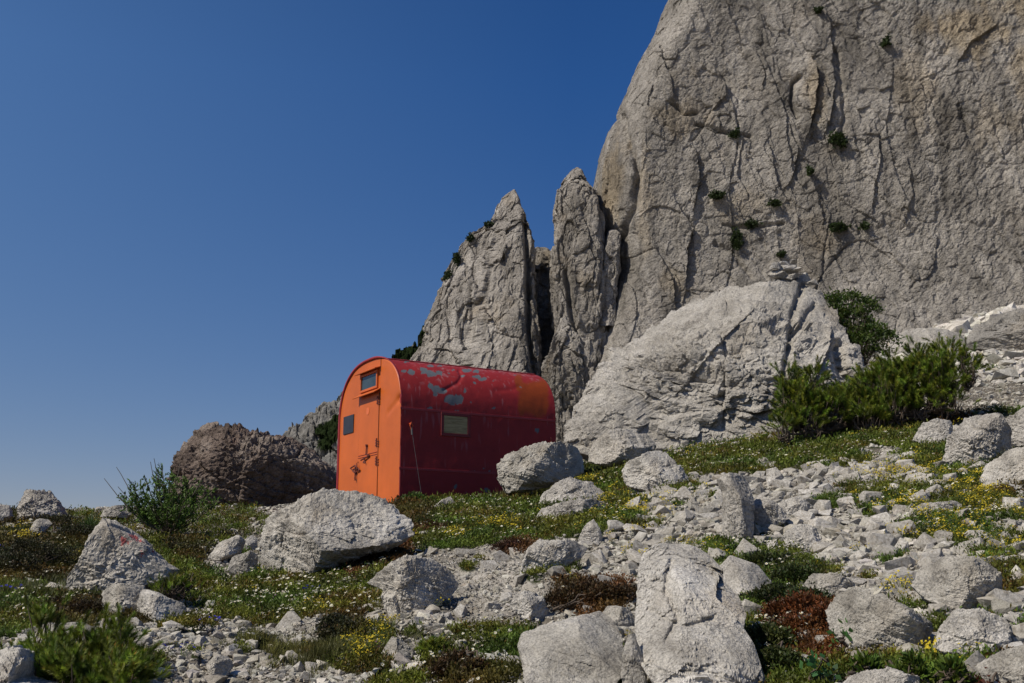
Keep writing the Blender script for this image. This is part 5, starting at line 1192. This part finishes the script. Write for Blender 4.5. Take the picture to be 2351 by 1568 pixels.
for (lm, side), lst in by.items():
    lst.sort(key=lambda q: q[3]); n = len(lst)
    for i, (o, _, _, dd, ap) in enumerate(lst):
        sw = 'large' if ap > .012 else ('mid-sized' if ap > .008 else 'small')
        tag(o, '%s pale rock, %s closest %s %s' % (sw, ORD[i] if i else 'the', side, lm), 'rock', 'loose rocks strewn over the slope')
# rubble: everything smaller, far beyond counting
TS = [stone(2000+i, 2, rng.uniform(.5, .85), 8, .01) for i in range(14)]; TT = [stone(2100+i, 1, rng.uniform(.5, .85), 6, 0) for i in range(16)]
def tint_rows(n): return np.clip(rng.normal(1.0, .11, (n, 1)), .7, 1.22)*np.stack([rng.normal(1, .015, n), np.ones(n), rng.normal(.985, .025, n)], -1)
def rubble(n, r0, r1, s0, sg, smax, tm, thr, pw=1.):
    x, y = polar(int(n*1.32), r0, r1, -36, 43, pw=pw); am, kd = veg_at(x, y); u, v = proj(np.stack([x, y, gheight(x, y)], -1))
    d = np.clip((1-am)-.12+.25*(fbm(np.stack([x, y, x*0], -1), .5, 3, 801)), .0, 1)+thr
    ok = (rng.uniform(0, 1, len(x)) < d) & ~((np.abs((x-HC[0])*E1[0]+(y-HC[1])*E1[1]) < HL/2+.05) & (np.abs((x-HC[0])*E2[0]+(y-HC[1])*E2[1]) < HW/2+.05))
    x, y = x[ok], y[ok]; n = len(x); s = np.minimum(s0*np.exp(rng.normal(0, sg, n)), smax); z = gheight(x, y)+s*.28
    T_ = [(Q, F, np.ones((len(Q), 3))) for Q, F in tm]
    u, v = proj(np.stack([x, y, z], -1)); fine = ((u-1130)/150)**2+((v-1340)/130)**2 < 1   # the fine gravel chute
    s = np.where(fine, s*.55, np.where((u > 1480) & (v < 1420), s*1.3, s))
    return scatter(T_, np.stack([x, y, z], -1), rotmats(n, rng, tilt=.35), s, tint_rows(n))
a1 = rubble(22000, 5.4, 26, .030, .42, .075, TS, .13); a2 = rubble(300000, 5.0, 26, .0115, .5, .035, TT, .10)
off = len(a1[0])
me = mesh_np('rubble', np.concatenate([a1[0], a2[0]]), np.concatenate([a1[1], a2[1]+off]), M_ROCK_S, False, {'tint': np.concatenate([a1[2], a2[2]])})
tag(link('rubble', me), 'small pale limestone rubble and gravel covering the slope', 'rubble', kind='stuff')

# the scree beyond, at the far right
x, y = polar(9000, 22, 75, 14, 30); z = gheight(x, y); s = .10*np.exp(rng.normal(0, .5, len(x)))*(y/30); s = np.minimum(s, .8)
V, F, C = scatter([(Q, F, np.ones((len(Q), 3))) for Q, F in TT], np.stack([x, y, z+s*.1], -1), rotmats(len(x), rng, tilt=.35), s, tint_rows(len(x)))
tag(link('scree', mesh_np('scree', V, F, M_ROCK_S, False, {'tint': C})), 'pale scree running down from the foot of the cliff', 'scree', kind='stuff')

# cairn on the slab's peak: every stone a thing
slw = np.empty(len(slab_o.data.vertices)*3, np.float32); slab_o.data.vertices.foreach_get('co', slw); slw = slw.reshape(-1, 3)+np.array(slab_o.location); slw = slw[slw[:, 2] > slw[:, 2].max()-1.2]; slu, slv = proj(slw); print('slab peak', slu[np.argmin(slv)], slv.min())
CA = [(1792,632,26,9,'dark flat bottom stone of the cairn, left'),(1828,636,24,8,'pale flat bottom stone of the cairn, right'),(1806,619,26,8,'broad dark middle stone of the cairn'),(1780,612,14,7,'small stone jutting out on the left of the cairn'),(1826,613,20,7,'tilted grey stone on the right of the cairn'),(1800,604,20,6,'thin upper slab of the cairn'),(1822,602,11,5,'topmost small pale stone of the cairn'),(1850,640,14,9,'rounded stone just right of the cairn'),(1866,650,14,10,'dark stone on the shoulder right of the cairn')]
for i, (u, v, ru, rv, lab) in enumerate(CA):
    dd = float(np.median(slw[np.argsort((slu-u)**2+(slv-max(v+12, 646))**2)[:30], 1])); p = PT(u, v, dd); Q, F = stone(3000+i, 3, 1., 8, .06); s = dd/FD
    o = link('cairn_stone', mesh_np('cairn_stone', Q*np.array([ru*s*1.15, ru*s*.9, rv*s*1.5]), F, M_SLAB, False), tuple(p), rot=(rng.normal(0, .08), rng.normal(0, .12), 0)); tag(o, lab, 'stone', 'stones of the cairn on the great slab')
# white stones heaped at the foot of the slab
for i, (u, v, ru, rv) in enumerate([(1655,1022,18,10),(1690,1018,16,12),(1722,1012,14,13),(1748,1002,18,13),(1775,1008,16,10),(1610,1032,14,8),(1800,1000,20,10),(1560,1040,14,9),(1530,1045,12,8),(1505,1062,12,8)]):
    dd = hit(u, v+rv*.7); p = PT(u, v, dd); s = dd/FD; o = link('loose_rock', SM[i*2 % 26], tuple(p), rot=(rng.normal(0, .3), rng.normal(0, .3), rng.uniform(0, 6))); o.scale = (ru*s, ru*s*.9, rv*s*1.2)
    tag(o, '%s white stone from the left in the row under the great slab' % ORD[[5,6,7,8,9,4,10,3,2,1].index(i)] if False else ['fourth','fifth','sixth','seventh','eighth','third','last','second','leftmost but one small','leftmost'][[0,1,2,3,4,5,6,7,8,9][i]] + ' white stone in the row along the foot of the great slab', 'rock', 'white stones under the great slab')

# ------------------------------------------------------------------ ground plants and flowers
GT = {1: [leaf_tuft(16, .045, .022, .0045, np.random.default_rng(1+i), .7) for i in range(5)] + [grass_tuft(11, .05, .0016, np.random.default_rng(20+i), .6) for i in range(2)],
      2: [leaf_tuft(20, .05, .020, .0052, np.random.default_rng(40+i), .7) for i in range(4)],
      3: [leaf_tuft(18, .045, .020, .005, np.random.default_rng(60+i), .7) for i in range(4)],
      4: [grass_tuft(15, .07, .0016, np.random.default_rng(80+i), .6) for i in range(4)]}
x, y = polar(215000, 5.0, 25, -35, 40); am, kd = veg_at(x, y)
ok = rng.uniform(0, 1, len(x)) < am*.95; x, y, kd, am = x[ok], y[ok], kd[ok], am[ok]
Vs, Fs, Cs = [], [], []; off = 0
pn = np.stack([x, y, x*0], -1); hue = fbm(pn, .35, 3, 901); hue2 = fbm(pn, .9, 3, 903)
TC = {1: (.102, .126, .015), 2: (.074, .064, .012), 3: (.11, .052, .014), 4: (.14, .13, .032)}
for k, T_ in GT.items():
    m = kd == k; n = m.sum()
    if not n: continue
    P_ = np.stack([x[m], y[m], gheight(x[m], y[m])+.005], -1); t = np.array(TC[k])*np.clip(1+1.5*hue[m], .35, 1.9)[:, None]*np.stack([1+.5*np.clip(hue2[m]*2, -.5, 1), np.ones(n), np.ones(n)], -1)
    br = rng.uniform(0, 1, n) < .07+.3*np.clip(hue2[m]*3-.3, 0, 1); t[br] = t[br]*.4+np.array([.12, .055, .014])*.75
    a_, b_, c_ = scatter(T_, P_, rotmats(n, rng, tilt=.3), rng.uniform(.8, 1.5, n)*np.clip(P_[:, 1]/10, .85, 1.7), t*rng.uniform(.75, 1.25, (n, 1)))
    Vs.append(a_); Fs.append(b_+off); Cs.append(c_); off += len(a_)
tag(link('ground_cover', mesh_np('ground_cover', np.concatenate(Vs), np.concatenate(Fs), M_LEAF, False, {'tint': np.concatenate(Cs)})), 'low green and brown alpine mats growing between the stones', 'plants', kind='stuff')

def flower(npet, rad, cup, cpet, ccen, seed, cr=.28):
    r = np.random.default_rng(seed); V = []; F = []; C = []
    for i in range(npet):
        a = 2*math.pi*i/npet+r.uniform(-.12, .12); w = math.pi/npet*.82; l = rad*r.uniform(.9, 1.08); z1 = cup*rad*r.uniform(.5, 1.2); k = len(V)
        V += [(0, 0, 0), (math.cos(a-w)*l*.62, math.sin(a-w)*l*.62, z1*.6), (math.cos(a)*l, math.sin(a)*l, z1), (math.cos(a+w)*l*.62, math.sin(a+w)*l*.62, z1*.6)]; F += [(k, k+1, k+2), (k, k+2, k+3)]; C += [cpet]*4
    k = len(V); V += [(0, 0, .004)]; C += [ccen]
    for i in range(6): V += [(math.cos(i*1.047)*rad*cr, math.sin(i*1.047)*rad*cr, .0025)]; C += [ccen]
    for i in range(6): F += [(k, k+1+i, k+1+(i+1) % 6)]
    k = len(V); s = .0009; V += [(-s, 0, 0), (s, 0, 0), (0, 0, -rad*2.2), (0, s, 0)]; F += [(k, k+1, k+2), (k+1, k+3, k+2)]; C += [(.05, .09, .02)]*4
    return np.array(V, float), np.array(F), np.array(C, float)
WHT = [flower(8, .0135, .35, (.78, .77, .66), (.62, .42, .04), 700+i) for i in range(6)]
def cluster(seed, n=11, col=(.66, .52, .035), h=.07, sp=.028, rad=.0075):
    r = np.random.default_rng(seed); Vs, Fs, Cs = [], [], []; off = 0
    for i in range(n):
        p = np.array([r.normal(0, sp), r.normal(0, sp), h*r.uniform(.7, 1.15)]); V, F, C = flower(4, rad, .3, col, tuple(np.array(col)*.8), seed*7+i); V = V@frames(np.array([[r.normal(0, .4), r.normal(0, .4)-.2, 1.]]), np.array([r.uniform(0, 6)]))[0]+p
        Vs.append(V); Fs.append(F+off); Cs.append(C); off += len(V)
        b = np.array([p[0]*.3, p[1]*.3, 0]); s = np.array([.001, 0, 0]); Vs.append(np.array([b-s, b+s, p+s, p-s])); Fs.append(np.array([(0, 1, 2), (0, 2, 3)])+off); Cs.append(np.array([(.06, .10, .02)]*4)); off += 4
    return np.concatenate(Vs), np.concatenate(Fs), np.concatenate(Cs)
YEL = [cluster(720+i) for i in range(6)]; BLU = [cluster(740+i, 8, (.045, .04, .42), .05, .03, .011) for i in range(2)]; PNK = [cluster(760+i, 9, (.35, .16, .30), .05, .03, .008) for i in range(2)]
FLW = [(400,1190,190,40,2.2),(540,1200,90,30,2.2),(250,1270,60,60,1.6),(130,1340,110,60,1.2),(80,1240,120,40,1.),(30,1420,80,60,1.2),(720,1360,170,50,1.9),(880,1310,60,40,1.4),(640,1430,130,50,1.2),(560,1380,90,50,1.2),(1130,1190,170,34,1.9),(1080,1240,130,26,1.6),(1300,1200,110,26,1.4),(1400,1110,80,30,1.1),
 (1660,1070,150,26,2.4),(1830,1045,220,34,2.2),(2000,1010,200,26,1.6),(2150,1170,170,60,2.6),(2260,1110,120,40,1.6),(2280,1260,110,40,1.6),(1760,1300,100,34,1.6),(1780,1480,90,80,1.5),(1000,1500,150,60,1.3),(1240,1310,80,30,1.2),(2000,1320,60,20,1.2),(1350,1170,100,30,1.4)]
YLW = [(60,1235,30,18,3),(235,1275,40,40,1.2),(1310,1125,60,22,2.5),(1170,1210,60,16,1.6),(1440,1180,90,30,2),(1560,1140,60,16,1.),(1620,1010,70,24,1.2),(1700,1000,60,20,1.),(2080,1090,90,22,2.4),(2220,1110,90,30,2.),(2120,1170,100,34,2.8),(2260,1160,100,40,2.4),(2290,1270,60,30,2.),(2200,1230,100,30,2.),(2070,1370,24,30,2.5),
 (730,1405,14,12,2.),(825,1500,30,30,2.),(890,1450,30,18,1.5),(860,1500,20,30,1.),(1560,1270,60,26,1.2),(1470,1280,40,18,1.),(2200,1500,60,26,1.2),(1990,960,40,14,1.),(2130,975,60,16,1.4),(2310,800,30,10,1.),(1050,1235,50,12,1.6),(900,1250,20,8,2.),(1440,1230,40,10,1.),(1840,1345,60,20,1.),(2060,1100,40,14,1.5),(1000,1395,20,8,1.5)]
def field(blobs_, n, r0, r1, seed, base=.0, thr=1.0):
    r = np.random.default_rng(seed); x, y = polar(n, r0, r1, -27, 29, r); z = gheight(x, y); u, v = proj(np.stack([x, y, z], -1)); w = np.zeros(len(x))
    for (a, b, ra, rb, s) in blobs_: w = np.maximum(w, s*np.exp(-(((u-a)/ra)**2+((v-b)/rb)**2)*1.1))
    cl = np.clip(fbm(np.stack([x, y, x*0], -1), .45, 3, seed)*2.2+.55, .1, 1.6); ok = r.uniform(0, 1, len(x)) < (w*cl+base)*thr
    return x[ok], y[ok], z[ok], u[ok], v[ok], r
def build_flowers(T_, x, y, z, r, top, name, label, cat, group, stuff_label, hgt, lean=.3, s0=.75, s1=1.15, mat=M_PETAL):
    o_ = np.argsort(y); mes = [mesh_np(name, V, F, mat, False, {'tint': C}) for V, F, C in T_]
    for k in o_[:top]:
        o = bpy.data.objects.new(name, mes[r.integers(0, len(mes))]); COL.objects.link(o); o.location = (x[k], y[k], z[k]+hgt*r.uniform(.7, 1.3)); s = r.uniform(s0, s1); o.scale = (s, s, s)
        o.rotation_euler = (r.normal(.25, lean), r.normal(-.2, lean), r.uniform(0, 6.28)); tag(o, label, cat, group)
    k = o_[top:]
    if len(k):
        n = len(k); P_ = np.stack([x[k], y[k], z[k]+hgt], -1); z_ = np.stack([r.normal(-.2, lean, n), r.normal(-.25, lean, n), np.ones(n)], -1)
        V, F, C = scatter(T_, P_, frames(z_, r.uniform(0, 6, n)), r.uniform(s0, s1, n)*np.clip(y[k]/11, 1, 1.5), np.ones((n, 3)), r=r)
        tag(link(name+'_drift', mesh_np(name+'_drift', V, F, mat, False, {'tint': C})), stuff_label, cat, kind='stuff')
x, y, z, u, v, r = field(FLW, 70000, 5.2, 24, 31, .012, .24); am, _ = veg_at(x, y); ok = (am > .35) & free(u, v, .85); x, y, z = x[ok], y[ok], z[ok]
print('white flowers', len(x))
build_flowers(WHT, x, y, z, r, 300, 'white_flower', 'small white alpine flower with a yellow centre among the low mats', 'flower', 'white flowers on the slope', 'far drift of tiny white flowers over the green banks', .075, s0=.75, s1=1.2)
x, y, z, u, v, r = field(YLW, 90000, 5.2, 22, 32, .004, .14); ok = free(u, v, .6); x, y, z = x[ok], y[ok], z[ok]
print('yellow flowers', len(x))
build_flowers(YEL, x, y, z, r, 290, 'yellow_flower', 'bunch of tiny bright yellow flowers on thin stems', 'flower', 'yellow flowers on the slope', 'drift of tiny yellow flowers on the right bank', .01, .2, .8, 1.2)
for i, (u_, v_, lab) in enumerate([(705,1370,'blue gentians below the big boulder, left of the dwarf pine sprig'),(480,1450,'blue gentians at the edge of the bottom left rubble'),(415,1522,'lowest blue gentians in the bottom left rubble'),(8,1275,'blue gentians at the left edge, upper group'),(14,1385,'blue gentians at the left edge, lower group')]):
    d_ = hit(u_, v_); p = PT(u_, v_, d_); V, F, C = scatter(BLU, np.array([p+np.array([0, 0, .03])]), rotmats(1, rng, tilt=.1), np.full(1, 1.5), np.ones((1, 3)))
    V[:, 2] += gheight(p[0:1], p[1:2])[0]-p[2]; tag(link('blue_gentian', mesh_np('blue_gentian', V-p, F, M_PETAL, False, {'tint': C}), tuple(p)), lab, 'flower', 'blue gentians')
x, y, z, u, v, r = field(FLW, 2500, 5.2, 20, 34, .02, .05); am, _ = veg_at(x, y); ok = am > .5
build_flowers(PNK, x[ok], y[ok], z[ok], r, 40, 'pink_flower', 'little lilac-pink flower bunch in the green mat', 'flower', 'pink flowers on the slope', 'far drift of pink flowers', .0, .2)
# orange seed heads in the cushions
x, y, z, u, v, r = field([(1780,1310,110,40,3),(1770,1490,90,90,3),(1800,1400,100,50,1.5),(1700,1060,260,40,3),(1900,1040,260,40,3),(2150,1180,150,60,2),(2250,1120,120,60,2),(130,1300,160,70,.5)], 9000, 5.2, 20, 35, .0, .14); am, _ = veg_at(x, y); ok = am > .3
V, F, C = scatter([flower(5, .010, .6, (.42, .17, .02), (.45, .20, .02), 780+i) for i in range(3)], np.stack([x[ok], y[ok], z[ok]+.035], -1), rotmats(ok.sum(), r, tilt=.4), r.uniform(.6, 1.2, ok.sum()), r.uniform(.6, 1.3, (ok.sum(), 1))*np.ones((1, 3)), r=r)
tag(link('orange_seed_heads', mesh_np('orange_seed_heads', V, F, M_PETAL, False, {'tint': C})), 'tiny orange withered flower heads sprinkled through the mats', 'flowers', kind='stuff')

# red way-mark painted on the ridge of the left boulder
m = M_PAINTED; nt = m.node_tree; bs = nt.nodes['Principled BSDF']; src = bs.inputs['Base Color'].links[0].from_socket
geo = nt.nodes.new('ShaderNodeTexCoord'); parts = []
for (u_, v_, ru) in ((300, 1242, .055), (312, 1250, .05), (338, 1272, .045), (345, 1280, .035)):
    c = PT(u_, v_, tri_c[1]); vd = N(nt, 'ShaderNodeVectorMath', operation='SUBTRACT'); L(nt, geo.outputs['Object'], vd.inputs[0]); vd.inputs[1].default_value = tuple(np.array(c)-np.array(tri_c))
    sc_ = N(nt, 'ShaderNodeVectorMath', operation='MULTIPLY'); L(nt, vd.outputs[0], sc_.inputs[0]); sc_.inputs[1].default_value = (1/ru, .25/ru, 1/ru)
    ln = N(nt, 'ShaderNodeVectorMath', operation='LENGTH'); L(nt, sc_.outputs[0], ln.inputs[0]); parts.append(ln.outputs['Value'])
cur = parts[0]
for q in parts[1:]:
    mn = N(nt, 'ShaderNodeMath', operation='MINIMUM'); L(nt, cur, mn.inputs[0]); L(nt, q, mn.inputs[1]); cur = mn.outputs[0]
nz_ = N(nt, 'ShaderNodeTexNoise', Scale=26.0, Detail=5.0); L(nt, geo.outputs['Object'], nz_.inputs['Vector'])
ad = N(nt, 'ShaderNodeMath', operation='MULTIPLY_ADD'); L(nt, nz_.outputs['Fac'], ad.inputs[0]); ad.inputs[1].default_value = 1.6; L(nt, cur, ad.inputs[2])
mk = ramp(nt, ad.outputs[0], [(0.0, (1, 1, 1)), (1.0, (0, 0, 0))]); nt.nodes[-1].color_ramp.elements[0].position = .0
mr = N(nt, 'ShaderNodeMapRange'); mr.inputs['From Min'].default_value = 1.65; mr.inputs['From Max'].default_value = 1.85; mr.inputs['To Min'].default_value = .85; mr.inputs['To Max'].default_value = 0.; L(nt, ad.outputs[0], mr.inputs['Value'])
L(nt, mixc(nt, mr.outputs[0], src, (.42, .07, .07)), bs.inputs['Base Color'])

# ------------------------------------------------------------------ light
SUN_EL = 46.; sx_, sy_ = -.855, -.52            # towards the sun
az = math.atan2(sx_, sy_)                     # clockwise from +y
w = bpy.data.worlds.new('World'); S.world = w; w.use_nodes = True; nt = w.node_tree; bg = nt.nodes['Background']
sky = nt.nodes.new('ShaderNodeTexSky'); sky.sky_type = 'NISHITA'; sky.sun_disc = False; sky.sun_elevation = R(SUN_EL); sky.sun_rotation = az
sky.altitude = 2000; sky.air_density = 1.0; sky.dust_density = .7; sky.ozone_density = 3.0
hs = nt.nodes.new('ShaderNodeHueSaturation'); hs.inputs['Saturation'].default_value = 1.22; L(nt, sky.outputs[0], hs.inputs['Color'])
tcw = nt.nodes.new('ShaderNodeTexCoord'); sx3 = nt.nodes.new('ShaderNodeSeparateXYZ'); L(nt, tcw.outputs['Generated'], sx3.inputs[0])
def mrange(o, a_, b_):
    q = nt.nodes.new('ShaderNodeMapRange'); q.inputs['From Min'].default_value = a_; q.inputs['From Max'].default_value = b_; L(nt, o, q.inputs['Value']); return q.outputs[0]
tcol = mixc(nt, mrange(sx3.outputs['X'], -.42, .05), (1.65, 1.34, 1.30), (.62, .80, 1.03))
tall = mixc(nt, mrange(sx3.outputs['Z'], .04, .42), (.96, .71, .70), tcol)
skc = mixc(nt, 1.0, hs.outputs[0], tall, 'MULTIPLY'); L(nt, skc, bg.inputs[0]); bg.inputs[1].default_value = .085
sl = bpy.data.lights.new('sun', 'SUN'); sl.energy = 4.5; sl.angle = R(.53); sl.color = (1, .92, .79)
so = bpy.data.objects.new('sun', sl); COL.objects.link(so)
dv = Vector((sx_*math.cos(R(SUN_EL)), sy_*math.cos(R(SUN_EL)), math.sin(R(SUN_EL)))); so.rotation_euler = dv.to_track_quat('Z', 'Y').to_euler()
so.location = (-20, -10, 30)
vs = S.view_settings; vs.view_transform = 'Standard'; vs.look = 'None'; vs.exposure = 0.0; vs.gamma = 1.0; vs.use_curve_mapping = False
S.cycles.max_bounces = 6; S.cycles.diffuse_bounces = 3; S.cycles.transparent_max_bounces = 4
print('verts', sum(len(m.vertices) for m in bpy.data.meshes), 'objects', len(bpy.data.objects))
